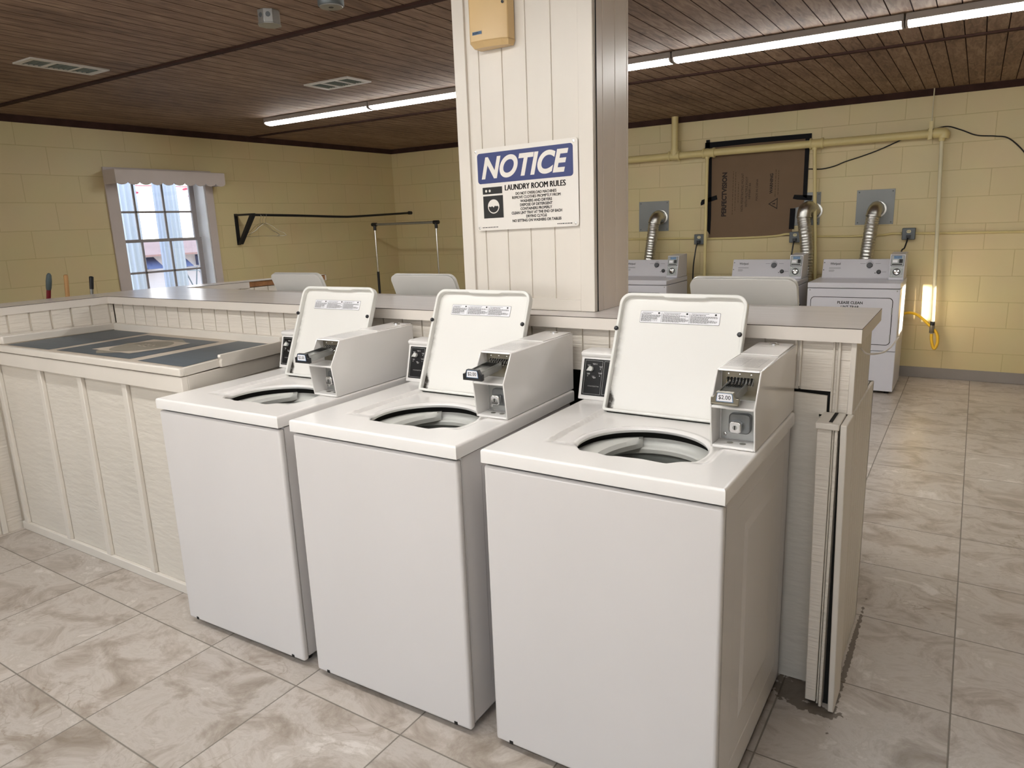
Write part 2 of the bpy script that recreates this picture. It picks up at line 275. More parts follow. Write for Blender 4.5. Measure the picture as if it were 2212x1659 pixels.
# ---------------------------------------------------------------- mesh building
def V(*a): return Vector(a)
def rrect(x0, x1, y0, y1, r, n=6, rb=None):
    """rounded rectangle, r top radius, rb bottom radius"""
    if rb is None: rb = r
    pts = []
    for cx, cy, a0, rr in ((x1-rb, y0+rb, -pi/2, rb), (x1-r, y1-r, 0, r), (x0+r, y1-r, pi/2, r), (x0+rb, y0+rb, pi, rb)):
        for i in range(n+1):
            a = a0+pi/2*i/n; pts.append((cx+rr*cos(a), cy+rr*sin(a)))
    return pts
class MB:
    def __init__(s): s.bm = bmesh.new(); s.mats = []
    def mi(s, m):
        if m not in s.mats: s.mats.append(m)
        return s.mats.index(m)
    def f(s, pts, m):
        try:
            fc = s.bm.faces.new([s.bm.verts.new(p) for p in pts]); fc.material_index = s.mi(m); return fc
        except ValueError: return None
    def box(s, x0, x1, y0, y1, z0, z1, m, mtop=None):
        v = [s.bm.verts.new((x, y, z)) for z in (z0, z1) for y in (y0, y1) for x in (x0, x1)]
        k = s.mi(m)
        for q in ((0, 2, 3, 1), (4, 5, 7, 6), (0, 1, 5, 4), (2, 6, 7, 3), (0, 4, 6, 2), (1, 3, 7, 5)):
            fc = s.bm.faces.new([v[i] for i in q]); fc.material_index = k
            if q[0] == 4 and mtop: fc.material_index = s.mi(mtop)
        return s
    def ext(s, pts, vec, m, caps=True, mcap=None):
        """extrude a polygon of 3D points by vec"""
        k = s.mi(m); kc = s.mi(mcap) if mcap else k
        a = [s.bm.verts.new(p) for p in pts]; vec = Vector(vec); b = [s.bm.verts.new(Vector(p)+vec) for p in pts]
        n = len(a)
        for i in range(n):
            fc = s.bm.faces.new((a[i], a[(i+1) % n], b[(i+1) % n], b[i])); fc.material_index = k
        if caps:
            fc = s.bm.faces.new(a[::-1]); fc.material_index = kc
            fc = s.bm.faces.new(b); fc.material_index = kc
        return s
    def ring(s, outer, inner, vec, m, back=True):
        """flat ring (outer/inner loops of 3D points) extruded by vec"""
        k = s.mi(m); vec = Vector(vec)
        O = [s.bm.verts.new(p) for p in outer]; I = [s.bm.verts.new(p) for p in inner]
        def loop(vs): return [s.bm.edges.new((vs[i], vs[(i+1) % len(vs)])) for i in range(len(vs))]
        E = loop(O)+loop(I)
        r = bmesh.ops.triangle_fill(s.bm, edges=E, use_beauty=True, normal=vec.normalized())
        fs = [g for g in r['geom'] if isinstance(g, bmesh.types.BMFace)]
        for fc in fs: fc.material_index = k
        O2 = [s.bm.verts.new(v.co-vec) for v in O]; I2 = [s.bm.verts.new(v.co-vec) for v in I]
        for A, B in ((O, O2), (I, I2)):
            n = len(A)
            for i in range(n):
                fc = s.bm.faces.new((A[i], A[(i+1) % n], B[(i+1) % n], B[i])); fc.material_index = k
        return s
    def tube(s, path, r, m, seg=10, cap=True):
        path = [Vector(p) for p in path]; n = len(path); k = s.mi(m)
        rr = r if isinstance(r, (list, tuple)) else [r]*n
        T = []
        for i in range(n):
            t = (path[min(i+1, n-1)]-path[max(i-1, 0)]); T.append(t.normalized())
        up = Vector((0, 0, 1)) if abs(T[0].z) < .9 else Vector((1, 0, 0))
        N = (up-T[0]*up.dot(T[0])).normalized(); rings = []
        for i in range(n):
            N = (N-T[i]*N.dot(T[i])).normalized(); B = T[i].cross(N)
            rings.append([s.bm.verts.new(path[i]+(N*cos(2*pi*j/seg)+B*sin(2*pi*j/seg))*rr[i]) for j in range(seg)])
        for i in range(n-1):
            for j in range(seg):
                fc = s.bm.faces.new((rings[i][j], rings[i][(j+1) % seg], rings[i+1][(j+1) % seg], rings[i+1][j])); fc.material_index = k; fc.smooth = True
        if cap:
            for q in (rings[0][::-1], rings[-1]): fc = s.bm.faces.new(q); fc.material_index = k
        return s
    def lathe(s, prof, c, m, seg=32, ax=(0, 0, 1), u=(1, 0, 0), arc=None):
        """prof list of (r,h) revolved about axis ax through c"""
        ax = Vector(ax).normalized(); u = Vector(u); u = (u-ax*u.dot(ax)).normalized(); w = ax.cross(u); c = Vector(c); k = s.mi(m)
        a0, a1 = arc if arc else (0, 2*pi); ns = seg if not arc else seg+1
        R = []
        for r, h in prof:
            if r < 1e-6: R.append([s.bm.verts.new(c+ax*h)]); continue
            R.append([s.bm.verts.new(c+ax*h+(u*cos(a0+(a1-a0)*j/seg)+w*sin(a0+(a1-a0)*j/seg))*r) for j in range(ns)])
        for i in range(len(R)-1):
            A, B = R[i], R[i+1]
            for j in range(seg):
                j2 = (j+1) % seg if not arc else j+1
                q = []
                for vv in ((A[j] if len(A) > 1 else A[0]), (A[j2] if len(A) > 1 else A[0]), (B[j2] if len(B) > 1 else B[0]), (B[j] if len(B) > 1 else B[0])):
                    if vv not in q: q.append(vv)
                if len(q) > 2:
                    fc = s.bm.faces.new(q); fc.material_index = k; fc.smooth = True
        return s
    def strip(s, P, u, v, n, x0, x1, y0, y1, m, lift=.0006):
        P, u, v, n = Vector(P), Vector(u), Vector(v), Vector(n)
        return s.f([P+u*a+v*b+n*lift for a, b in ((x0, y0), (x1, y0), (x1, y1), (x0, y1))], m)
    def poly(s, P, u, v, n, pts, m, lift=.0006):
        P, u, v, n = Vector(P), Vector(u), Vector(v), Vector(n)
        return s.f([P+u*a+v*b+n*lift for a, b in pts], m)
    def outline(s, P, u, v, n, x0, x1, y0, y1, t, m, lift=.0006):
        s.strip(P, u, v, n, x0, x1, y0, y0+t, m, lift); s.strip(P, u, v, n, x0, x1, y1-t, y1, m, lift)
        s.strip(P, u, v, n, x0, x0+t, y0+t, y1-t, m, lift); s.strip(P, u, v, n, x1-t, x1, y0+t, y1-t, m, lift)
    def text(s, txt, P, u, v, n, x0, y0, w, h, m, bold=0.0, shear=0.0, lift=.0008):
        """lettering fitted to the rectangle x0..x0+w, y0..y0+h of the plane (P,u,v)"""
        if bold and 'M' in txt:      # the offset spoils the letter M: build the weight from shifted copies
            for q in (-.5, 0, .5): s.text(txt, P, u, v, n, x0+q*bold*h*2.2, y0, w, h, m, 0, shear, lift)
            return s
        cu = bpy.data.curves.new('t', 'FONT'); cu.body = txt; cu.size = 1; cu.offset = bold; cu.shear = shear; cu.resolution_u = 8 if len(txt) < 8 else 3
        o = bpy.data.objects.new('t', cu); COL.objects.link(o); bpy.context.view_layer.update()
        dg = bpy.context.evaluated_depsgraph_get(); me = bpy.data.meshes.new_from_object(o.evaluated_get(dg))
        xs = [q.co.x for q in me.vertices]; ysv = [q.co.y for q in me.vertices]
        if xs:
            ax, bx, ay, by = min(xs), max(xs), min(ysv), max(ysv)
            P, u, v, n = Vector(P), Vector(u), Vector(v), Vector(n); k = s.mi(m)
            vs = [s.bm.verts.new(P+n*lift+u*(x0+(q.co.x-ax)/(bx-ax)*w)+v*(y0+(q.co.y-ay)/max(by-ay, 1e-6)*h)) for q in me.vertices]
            for p in me.polygons:
                try: fc = s.bm.faces.new([vs[i] for i in p.vertices]); fc.material_index = k
                except ValueError: pass
        bpy.data.objects.remove(o); bpy.data.curves.remove(cu); bpy.data.meshes.remove(me)
        return s
    def build(s, name, parent=None, bevel=0, seg=2, smooth=True, origin=None, fixn=True):
        bm = s.bm
        if fixn: bmesh.ops.recalc_face_normals(bm, faces=bm.faces)
        if parent is not None: o0 = ORG[parent.name]
        elif origin is not None: o0 = Vector(origin)
        else:
            xs = [v.co.x for v in bm.verts]; ys = [v.co.y for v in bm.verts]; zs = [v.co.z for v in bm.verts]
            o0 = Vector(((min(xs)+max(xs))/2, (min(ys)+max(ys))/2, min(zs)))
        bmesh.ops.translate(bm, verts=bm.verts, vec=-o0)
        if smooth:
            for fc in bm.faces: fc.smooth = True
            for e in bm.edges:
                if len(e.link_faces) == 2:
                    if e.calc_face_angle(0) > .6: e.smooth = False
                else: e.smooth = False
        me = bpy.data.meshes.new(name); bm.to_mesh(me); bm.free()
        for m in s.mats: me.materials.append(m)
        o = bpy.data.objects.new(name, me); COL.objects.link(o)
        if parent is not None:
            o.parent = parent; ORG[o.name] = o0
        else:
            o.location = o0; ORG[o.name] = o0
        if bevel:
            b = o.modifiers.new('bevel', 'BEVEL'); b.width = bevel; b.segments = seg; b.limit_method = 'ANGLE'; b.angle_limit = .7
        return o
def tag(o, label=None, cat=None, group=None, kind=None):
    if label: o['label'] = label
    if cat: o['category'] = cat
    if group: o['group'] = group
    if kind: o['kind'] = kind
    return o
def thing(name, loc, label, cat, group=None):
    o = bpy.data.objects.new(name, None); COL.objects.link(o); o.location = loc; o.empty_display_size = .1
    ORG[o.name] = Vector(loc)
    return tag(o, label, cat, group)
def copy_tree(o, parent=None):
    c = o.copy(); COL.objects.link(c)
    if parent: c.parent = parent
    for ch in [x for x in o.children]: copy_tree(ch, c)
    return c
def kid(o, n): return [c for c in o.children if c.name.split('.')[0] == n][0]
def smoothstep(a, b, x):
    t = max(0, min(1, (x-a)/(b-a))); return t*t*(3-2*t)
def spl(pts, n=8):
    """Catmull-Rom"""
    P = [Vector(p) for p in pts]; P = [P[0]*2-P[1]]+P+[P[-1]*2-P[-2]]; out = []
    for i in range(1, len(P)-2):
        for j in range(n):
            t = j/n
            out.append(.5*((2*P[i])+(P[i+1]-P[i-1])*t+(2*P[i-1]-5*P[i]+4*P[i+1]-P[i+2])*t*t+(3*P[i]-P[i-1]-3*P[i+1]+P[i+2])*t**3))
    out.append(P[-2]); return out

def siding(mb, P, u, n, L, z0, z1, m, sp, gw, gd, first, mg=None, thick=.012):
    """grooved vertical boarding: surface through P along u, outward normal n"""
    P, u, n = Vector(P), Vector(u).normalized(), Vector(n).normalized()
    mg = mg or m; cuts = []
    x = first
    while x < L-gw:
        if x > gw: cuts.append(x)
        x += sp
    prof = [(0, 0)]; ms = []
    for c in cuts:
        prof += [(c-gw/2, 0), (c-gw/2+.001, -gd), (c+gw/2-.001, -gd), (c+gw/2, 0)]
        ms += [m, mg, mg, mg]
    prof.append((L, 0)); ms.append(m)
    pts = [P+u*a+n*b for a, b in prof]
    for i in range(len(pts)-1):
        a, b = pts[i], pts[i+1]
        mb.f([V(a.x, a.y, z0), V(b.x, b.y, z0), V(b.x, b.y, z1), V(a.x, a.y, z1)], ms[i])
    A, B = P-n*thick, P+u*L-n*thick
    for q in ([V(pts[0].x, pts[0].y, z0), V(pts[0].x, pts[0].y, z1), V(A.x, A.y, z1), V(A.x, A.y, z0)],
              [V(pts[-1].x, pts[-1].y, z0), V(pts[-1].x, pts[-1].y, z1), V(B.x, B.y, z1), V(B.x, B.y, z0)],
              [V(A.x, A.y, z0), V(B.x, B.y, z0), V(B.x, B.y, z1), V(A.x, A.y, z1)]): mb.f(q, m)
    for z in (z0, z1):
        mb.f([V(A.x, A.y, z), V(B.x, B.y, z)]+[V(p.x, p.y, z) for p in pts[::-1]], m)

# ================================================================ ROOM
XL, XR, YB, YF, ZC = -5.607, 4.2, 6.075, -4.2, 2.57
mb = MB(); mb.box(XL-.2, XR+.2, YF-.2, YB+.2, -.1, 0, M_floor); tag(mb.build('floor', origin=(0, 0, 0), smooth=False), kind='structure')
# ceiling: grooved boards running toward the back wall
mb = MB(); sp = .1085; x = XL-.05
c0 = .95-sp*62
k0 = int((XL-c0)/sp)-1; xs = [c0+sp*k for k in range(k0, k0+110) if XL-.2 < c0+sp*k < XR+.2]
prev = XL-.2
for c in xs:
    mb.f([V(prev, YF-.2, ZC), V(c-.003, YF-.2, ZC), V(c-.003, YB+.2, ZC), V(prev, YB+.2, ZC)], M_ceil)
    mb.f([V(c-.003, YF-.2, ZC), V(c, YF-.2, ZC+.008), V(c, YB+.2, ZC+.008), V(c-.003, YB+.2, ZC)], M_ceiltr)
    mb.f([V(c+.003, YF-.2, ZC), V(c, YF-.2, ZC+.008), V(c, YB+.2, ZC+.008), V(c+.003, YB+.2, ZC)], M_ceiltr)
    prev = c+.003
mb.box(XL-.2, XR+.2, YF-.2, YB+.2, ZC+.01, ZC+.1, M_ceiltr)
tag(mb.build('ceiling', origin=(0, 0, 0), smooth=False, fixn=False), kind='structure')
# walls
mb = MB(); mb.box(XL-.2, XR+.2, YB, YB+.2, 0, ZC+.05, M_wallX); tag(mb.build('wall_back', origin=(0, 0, 0), smooth=False), kind='structure')
FILL_WIN = ((-4.6, -2.3), (-2.0, .3), (.6, 2.9))      # unseen windows added behind the camera for fill daylight
mb = MB(); prev = XL-.2
for a, b in FILL_WIN:
    mb.box(prev, a, YF-.2, YF, 0, ZC+.05, M_wallX); mb.box(a, b, YF-.2, YF, 0, .9, M_wallX); mb.box(a, b, YF-.2, YF, 2.05, ZC+.05, M_wallX); prev = b
mb.box(prev, XR+.2, YF-.2, YF, 0, ZC+.05, M_wallX)
tag(mb.build('wall_front', origin=(0, 0, 0), smooth=False), kind='structure')
for i_, (a, b) in enumerate(FILL_WIN):
    fw = bpy.data.objects.new('window_%d' % (i_+2), None); COL.objects.link(fw); fw.location = ((a+b)/2, YF-.1, .9); ORG[fw.name] = Vector(fw.location); tag(fw, kind='structure')
    mb = MB()
    for q in (a, (a+b)/2-.02, b-.04): mb.box(q, q+.04, YF-.13, YF-.07, .9, 2.05, M_sash)
    mb.box(a, b, YF-.13, YF-.07, .9, .94, M_sash); mb.box(a, b, YF-.13, YF-.07, 2.01, 2.05, M_sash); mb.build('window_frame', fw)
    mb = MB(); mb.box(a+.04, b-.04, YF-.102, YF-.098, .94, 2.01, M_glass); mb.build('window_pane', fw)
WY0, WY1, WZ0, WZ1 = 2.262, 3.178, .90, 2.12
mb = MB()
mb.box(XL-.2, XL, YF, WY0, 0, ZC+.05, M_wallY); mb.box(XL-.2, XL, WY1, YB, 0, ZC+.05, M_wallY)
mb.box(XL-.2, XL, WY0, WY1, 0, WZ0, M_wallY); mb.box(XL-.2, XL, WY0, WY1, WZ1, ZC+.05, M_wallY)
tag(mb.build('wall_left', origin=(0, 0, 0), smooth=False), kind='structure')
mb = MB()   # right wall with the narrow openings the low sun comes through
for a, b, z0, z1 in ((YF, 2.48, 0, ZC+.05), (2.86, 3.215, 0, ZC+.05), (3.33, YB, 0, ZC+.05), (2.48, 2.86, 0, .60), (2.48, 2.86, .99, ZC+.05), (3.215, 3.33, 0, .64), (3.215, 3.33, .945, ZC+.05)):
    mb.box(XR, XR+.06, a, b, z0, z1, M_wallY)
tag(mb.build('wall_right', origin=(0, 0, 0), smooth=False), kind='structure')
# dark trim under the ceiling
def structbox(name, m, *bx, bevel=.002):
    mb = MB()
    for b in bx: mb.box(*b, m)
    return tag(mb.build(name, bevel=bevel), kind='structure')
structbox('trim_1', M_ceiltr, (XL, XR, YB-.02, YB, 2.513, ZC))
structbox('trim_2', M_ceiltr, (XL, XL+.02, YF, YB-.02, 2.513, ZC))
structbox('trim_3', M_ceiltr, (XR-.02, XR, YF, YB-.02, 2.513, ZC))
mb = MB()   # seam battens on the ceiling, very slightly out of square
for n_, (a, b) in enumerate(((1.195, 1.315), (3.79, 3.9), (-1.4, -1.37))):
    mb = MB(); ya, yb = a+(XL+5.08)*.02, b+.05
    ya = a; slope = (b-a)/4.0 if n_ < 2 else .01
    y0 = a-.0; y1 = a+slope*(XR-XL)*.45
    mb.ext([V(XL+.02, y0, ZC-.012), V(XR-.02, y1, ZC-.012), V(XR-.02, y1+.045, ZC-.012), V(XL+.02, y0+.045, ZC-.012)], (0, 0, .0115), M_ceiltr)
    tag(mb.build('trim_%d' % (n_+4), bevel=.002), kind='structure')
structbox('baseboard_back', M_base, (XL, XR, YB-.014, YB, 0, .098))
structbox('baseboard_left', M_base, (XL, XL+.014, YF, YB-.014, 0, .098))

# ---------------------------------------------------------------- window on the left wall
w = bpy.data.objects.new('window_1', None); COL.objects.link(w); w.location = (XL, 2.72, WZ0); ORG[w.name] = Vector(w.location); tag(w, kind='structure')
mb = MB(); t = .08
mb.box(XL, XL+.018, 2.155, WY0+.002, WZ0-.09, 2.1, M_casing); mb.box(XL, XL+.018, WY1-.002, 3.262, WZ0-.09, 2.1, M_casing)
mb.box(XL, XL+.018, 2.155, 3.262, 2.1, 2.19, M_casing); mb.box(XL, XL+.018, 2.155, 3.262, WZ0-.09, WZ0-.0, M_casing)
mb.build('window_casing', w, bevel=.003)
mb = MB(); mb.box(XL-.15, XL+.05, WY0-.03, WY1+.03, WZ0-.005, WZ0+.018, M_casing); mb.build('window_sill', w, bevel=.003)
mb = MB()   # reveals
mb.box(XL-.2, XL, WY1-.012, WY1+.0, WZ0, WZ1, M_reveal); mb.box(XL-.2, XL, WY0, WY0+.012, WZ0, WZ1, M_reveal); mb.box(XL-.2, XL, WY0, WY1, WZ1-.012, WZ1, M_reveal)
mb.build('window_reveal', w)
XW = XL-.15
ya, yb = WY0+.012, WY1-.012-.035
cols_ = [2.52, 2.82]
def sash(name, z0, z1, xw, rows):
    mb = MB()
    mb.box(xw-.02, xw+.012, WY0+.01, WY0+.045, z0, z1, M_sash); mb.box(xw-.02, xw+.012, 3.118, WY1-.01, z0, z1, M_sash)
    mb.box(xw-.02, xw+.012, WY0+.04, 3.12, z0, z0+.028, M_sash); mb.box(xw-.02, xw+.012, WY0+.04, 3.12, z1-.028, z1, M_sash)
    for c in cols_: mb.box(xw-.012, xw+.008, c-.01, c+.01, z0+.028, z1-.028, M_sash)
    for r_ in rows: mb.box(xw-.012, xw+.008, WY0+.04, 3.12, r_-.01, r_+.01, M_sash)
    mb.build(name, w, bevel=.002)
    mb = MB(); mb.box(xw-.004, xw-.001, WY0+.045, 3.118, z0+.028, z1-.028, M_glass); mb.build('window_pane', w)
sash('window_sash', 1.505, WZ1-.012, XW-.03, [1.795])
sash('window_sash', WZ0+.018, 1.535, XW, [1.215])
# valance with scalloped lower edge
v = thing('window_valance', (XL, 2.78, 2.03), 'beige wooden window valance with a scalloped lower edge over the paned window', 'valance')
mb = MB(); xf = XL+.20; pts = []
y0, y1 = 2.156, 3.288; n = 10; zt, zb = 2.160, 2.036
pts = [V(xf, y0, zt)]; pts.append(V(xf, y0, zb)); wdt = (y1-y0)/n
for i in range(n):
    a = y0+wdt*i
    for q, dz in ((.0, .018), (.10, .004), (.3, -.006), (.5, -.009), (.7, -.006), (.90, .004)):
        if i == 0 and q == 0: continue
        pts.append(V(xf, a+wdt*q, zb+dz))
pts += [V(xf, y1, zb+.02), V(xf, y1, zt)]
mb.ext(pts[::-1], (-.016, 0, 0), M_casing)
mb.build('front_board', v, bevel=.0015)
mb = MB(); mb.box(XL, xf-.016, y0, y0+.016, zb, zt, M_casing); mb.box(XL, xf-.016, y1-.016, y1, zb, zt, M_casing); mb.box(XL, xf-.016, y0+.016, y1-.016, zt-.016, zt, M_casing)
mb.build('side_return', v, bevel=.0015)

# ---------------------------------------------------------------- outside the window
structbox('trim_7', M_extgr, (-40, XL-.25, -12, 30, -.14, -.12))      # paving outside
def column(x, y, label):
    c = thing('porch_column', (x, y, -.12), label, 'column', 'fluted columns outside the window')
    mb = MB(); pts = []; N = 16
    for i in range(N*6):
        a = 2*pi*i/(N*6); rr = .140-.014*abs(sin(a*N/2)); pts.append(V(x+rr*cos(a), y+rr*sin(a), .1))
    mb.ext(pts, (0, 0, 2.6), M_extcol); mb.build('shaft', c)
    mb = MB(); mb.lathe([(0, 0), (.18, 0), (.18, .1), (.15, .14), (.15, .22), (0, .22)], (x, y, -.12), M_extcol, 24); mb.build('base', c)
column(-7.5, 3.41, 'white fluted column outside, behind the left panes of the window')
column(-7.5, 3.94, 'white fluted column outside, behind the middle panes of the window')
h = thing('house', (-14.4, 9, -.12), 'pale house front far outside the window, mostly burnt out by daylight', 'house')
mb = MB(); mb.box(-14.6, -14.2, 4.5, 13, -.12, 1.15, M_exthouse); mb.build('wall', h)
mb = MB(); mb.ext([V(-13.9, 4.5, 1.12), V(-13.9, 4.5, 1.16), V(-15.2, 4.5, 1.42), V(-15.2, 4.5, 1.12)], (0, 8.5, 0), M_extroof); mb.build('roof', h)
for q in (7.35, 8.05, 8.75):
    mb = MB(); mb.ext([V(-14.2, q, 1.10), V(-13.8, q, .86), V(-14.2, q, .86)], (0, .38, 0), M_navy); mb.build('awning', h)
def bistro(x, y, name, label, hgt, wd):
    b = thing(name, (x, y, -.12), label, name.split('_')[-1])
    mb = MB(); mb.box(x-wd/2, x+wd/2, y-wd/2, y+wd/2, hgt-.012, hgt, M_obox); mb.build('tabletop' if 'table' in name else 'seat', b)
    for sx in (-1, 1):
        for s2 in (-1, 1):
            mb = MB(); mb.tube([V(x+sx*wd*.42, y-s2*wd*.45, -.12), V(x+sx*wd*.42, y+s2*wd*.45, hgt-.02)], .011, M_obox, 8); mb.build('leg', b)
    if 'chair' in name:
        mb = MB(); mb.tube([V(x-wd*.42, y+wd*.45, hgt), V(x-wd*.5, y+wd*.6, hgt+.42), V(x+wd*.5, y+wd*.6, hgt+.42), V(x+wd*.42, y+wd*.45, hgt)], .011, M_obox, 8); mb.build('backrest', b)
bistro(-10.5, 6.4, 'garden_table', 'grey folding garden table with crossed legs outside the right panes', .95, .5)
bistro(-10.2, 5.75, 'garden_chair', 'grey folding chair beside the garden table outside the window', .6, .34)
fl = MB()
for (yy, zz, l_, a_) in ((3.72, 2.06, .12, -.2), (3.79, 2.02, .10, .15), (4.16, 2.07, .10, .3), (4.19, 2.0, .12, -.1), (4.5, 2.08, .1, .2), (4.56, 2.0, .09, .4)):
    pts = []
    for i in range(14):
        a = 2*pi*i/14; p, q = l_*.5*cos(a), .016*sin(a); pts.append(V(-7.9, yy+p*cos(a_)-q*sin(a_), zz+.08+p*sin(a_)+q*cos(a_)))
    fl.ext(pts, (.01, 0, 0), M_pink)
fl.tube([V(-7.895, 3.6, 2.19), V(-7.895, 4.7, 2.19)], .006, M_pink, 6)
tag(fl.build('bunting'), 'red bunting strung outside at the top of the window view', 'bunting')

# ================================================================ ISLAND
HC = 1.224
# continuous worktop
ct = thing('countertop', (-1.2, 1.02, 1.18), 'long T shaped greige laminate countertop with pale edge band on the boarded island', 'countertop')
outer = [V(-3.54, -.9, 0), V(-3.245, -.9, 0), V(-3.245, .769, 0), V(.855, .769, 0), V(.855, 1.288, 0), V(-3.25, 1.292, 0), V(-3.262, 1.36, 0), V(-3.12, 2.40, 0), V(-3.27, 2.42, 0), V(-3.53, 1.06, 0)]
mb = MB(); mb.ext([p+V(0, 0, 1.2222) for p in outer], (0, 0, .0025), M_lamedge, mcap=M_lam); mb.build('laminate_top', ct, smooth=False)
def inset(poly, d):
    out = []; n = len(poly)
    for i in range(n):
        a, b, c = poly[i-1], poly[i], poly[(i+1) % n]
        e1 = (b-a).normalized(); e2 = (c-b).normalized(); n1 = V(-e1.y, e1.x, 0); n2 = V(-e2.y, e2.x, 0)
        bis = (n1+n2); k = d/max(.3, (1+n1.dot(n2))/1.0)
        out.append(b+bis*k)
    return out
inn = inset(outer, .007)
mb = MB(); mb.ext([p+V(0, 0, 1.186) for p in inn], (0, 0, .036), M_wood); mb.build('chipboard_core', ct, smooth=False)
mb = MB(); n = len(outer)
for i in range(n):
    a, b = outer[i], outer[(i+1) % n]; ia, ib = inn[i], inn[(i+1) % n]
    if i == 6:      # broken away on the far arm
        t0 = .38; b = a.lerp(b, t0); ib = ia.lerp(ib, t0)
    mb.ext([V(a.x, a.y, 1.181), V(b.x, b.y, 1.181), V(ib.x, ib.y, 1.181), V(ia.x, ia.y, 1.181)], (0, 0, .041), M_band)
mb.build('edge_band', ct, smooth=False)

ib = thing('counter_base', (-1.2, 1.0, 0), 'cream painted grooved board base carrying the long T shaped counter', 'counter base')
mb = MB(); siding(mb, (-3.245, .80, 0), (1, 0, 0), (0, -1, 0), 4.085, 1.02, 1.181, M_cream, .1095, .007, .007, .095, M_creamV); mb.build('grooved_siding', ib, smooth=False)
mb = MB(); siding(mb, (.84, 1.17, 0), (-1, 0, 0), (0, 1, 0), 4.085, .96, 1.181, M_cream, .1095, .007, .007, .09, M_creamV); mb.build('grooved_siding', ib, smooth=False)
mb = MB(); siding(mb, (-3.25, -.88, 0), (0, 1, 0), (1, 0, 0), 1.675, 0, 1.181, M_cream, .11, .012, .008, .0, M_creamV); mb.build('grooved_siding', ib, smooth=False)
mb = MB(); siding(mb, (-3.52, 1.05, 0), (0, -1, 0), (-1, 0, 0), 1.93, 0, 1.181, M_cream, .11, .008, .008, .07, M_creamV); mb.build('grooved_siding', ib, smooth=False)
mb = MB(); siding(mb, (-3.275, 1.31, 0), (.135, 1.07, 0), (1, -.13, 0), 1.06, 0, 1.181, M_cream, .11, .01, .008, .05, M_creamV); mb.build('grooved_siding', ib, smooth=False)
mb = MB(); siding(mb, (-3.285, 2.39, 0), (-.22, -1.33, 0), (-1, .17, 0), 1.34, 0, 1.181, M_cream, .11, .01, .008, .05, M_creamV); mb.build('grooved_siding', ib, smooth=False)
mb = MB(); mb.box(-3.262, -3.24, .0, .026, 0, 1.0, M_creamH); mb.build('corner_batten', ib, bevel=.002)
# end of the spine: short upper wall, broken siding panel, wider low wall
mb = MB(); siding(mb, (.84, .80, 0), (0, 1, 0), (1, 0, 0), .37, .955, 1.181, M_creamV, .062, .004, .003, .05); mb.build('end_siding', ib, smooth=False)
mb = MB(); siding(mb, (.845, .80, 0), (0, 1, 0), (1, 0, 0), .51, .003, .955, M_creamV, .062, .004, .003, .04); mb.build('end_siding', ib, smooth=False)
mb = MB(); mb.box(.05, .845, 1.295, 1.31, .0, .955, M_creamV); mb.box(.72, .838, 1.17, 1.31, .945, .955, M_creamV); mb.build('rear_panel', ib, bevel=.002)
mb = MB(); mb.box(.60, .83, .815, .82, .90, 1.10, M_dark); mb.box(.60, .83, .84, .85, .0, 1.0, M_dark); mb.build('dark_gap_backing', ib)
mb = MB(); siding(mb, (.7745, .80, 0), (1, 0, 0), (0, -1, 0), .0655, .953, 1.0195, M_cream, .1095, .007, .007, .2, M_creamV); mb.build('grooved_siding', ib, smooth=False)
mb = MB()    # the lower smooth panel, cut around the post
mb.ext([V(.62, .785, .002), V(.84, .785, .002), V(.84, .785, .94), V(.747, .785, .94), V(.747, .785, .948), V(.768, .785, .948), V(.768, .785, 1.008), V(.62, .785, 1.015)], (0, .012, 0), M_rough); mb.build('patched_panel', ib, smooth=False)
for bx in ((.664, .672), (.678, .686), (.776, .782), (.79, .798)):
    mb = MB(); mb.box(bx[0], bx[1], .791, .7995, 1.03 if bx[0] < .7 else .955, 1.178, M_creamV); mb.build('batten', ib, bevel=.002)
mb = MB(); mb.box(.826, .842, .786, .801, .955, 1.181, M_creamH); mb.build('corner_board', ib, bevel=.002)
# splayed corner post
po = MB()
def slab(mb, x0b, x1b, x0t, x1t, y0, y1, z0, z1, m):
    mb.ext([V(x0b, y0, z0), V(x1b, y0, z0), V(x1t, y0, z1), V(x0t, y0, z1)], (0, y1-y0, 0), m)
slab(po, .776, .808, .764, .805, .660, .784, .022, .938, M_cream)
slab(po, .810, .815, .806, .811, .664, .784, .014, .938, M_creamV)
slab(po, .817, .826, .813, .822, .658, .784, .010, .938, M_cream)
po.build('corner_post', ib, bevel=.0025)
mb = MB(); slab(mb, .760, .826, .760, .826, .650, .79, .938, .957, M_creamH); mb.build('post_cap', ib, bevel=.003)
mb = MB(); mb.box(.794, .804, .67, .785, .9574, .9585, M_dark); mb.box(.78, .84, .70, .79, .0, .9, M_dark); mb.build('dark_gap_backing', ib)
mb = MB()
mb.ext([V(.846, .655, .004), V(.864, .655, .004), V(.846, .655, .955), V(.828, .655, .955)], (0, .14, 0), M_creamH)
mb.build('side_board', ib, bevel=.003)
mb = MB(); mb.tube(spl([V(.842, .87, 1.15), V(.865, .86, 1.135), V(.90, .93, 1.13), V(.915, 1.03, 1.135), V(.93, 1.06, 1.16)], 6), .0028, M_creamH, 6); mb.build('wire_hook', ib)
# low base under the arm/spine to keep it on the floor
mb = MB(); mb.box(-3.24, .60, 1.0, 1.02, 0, 1.18, M_dark); mb.build('inner_partition', ib)

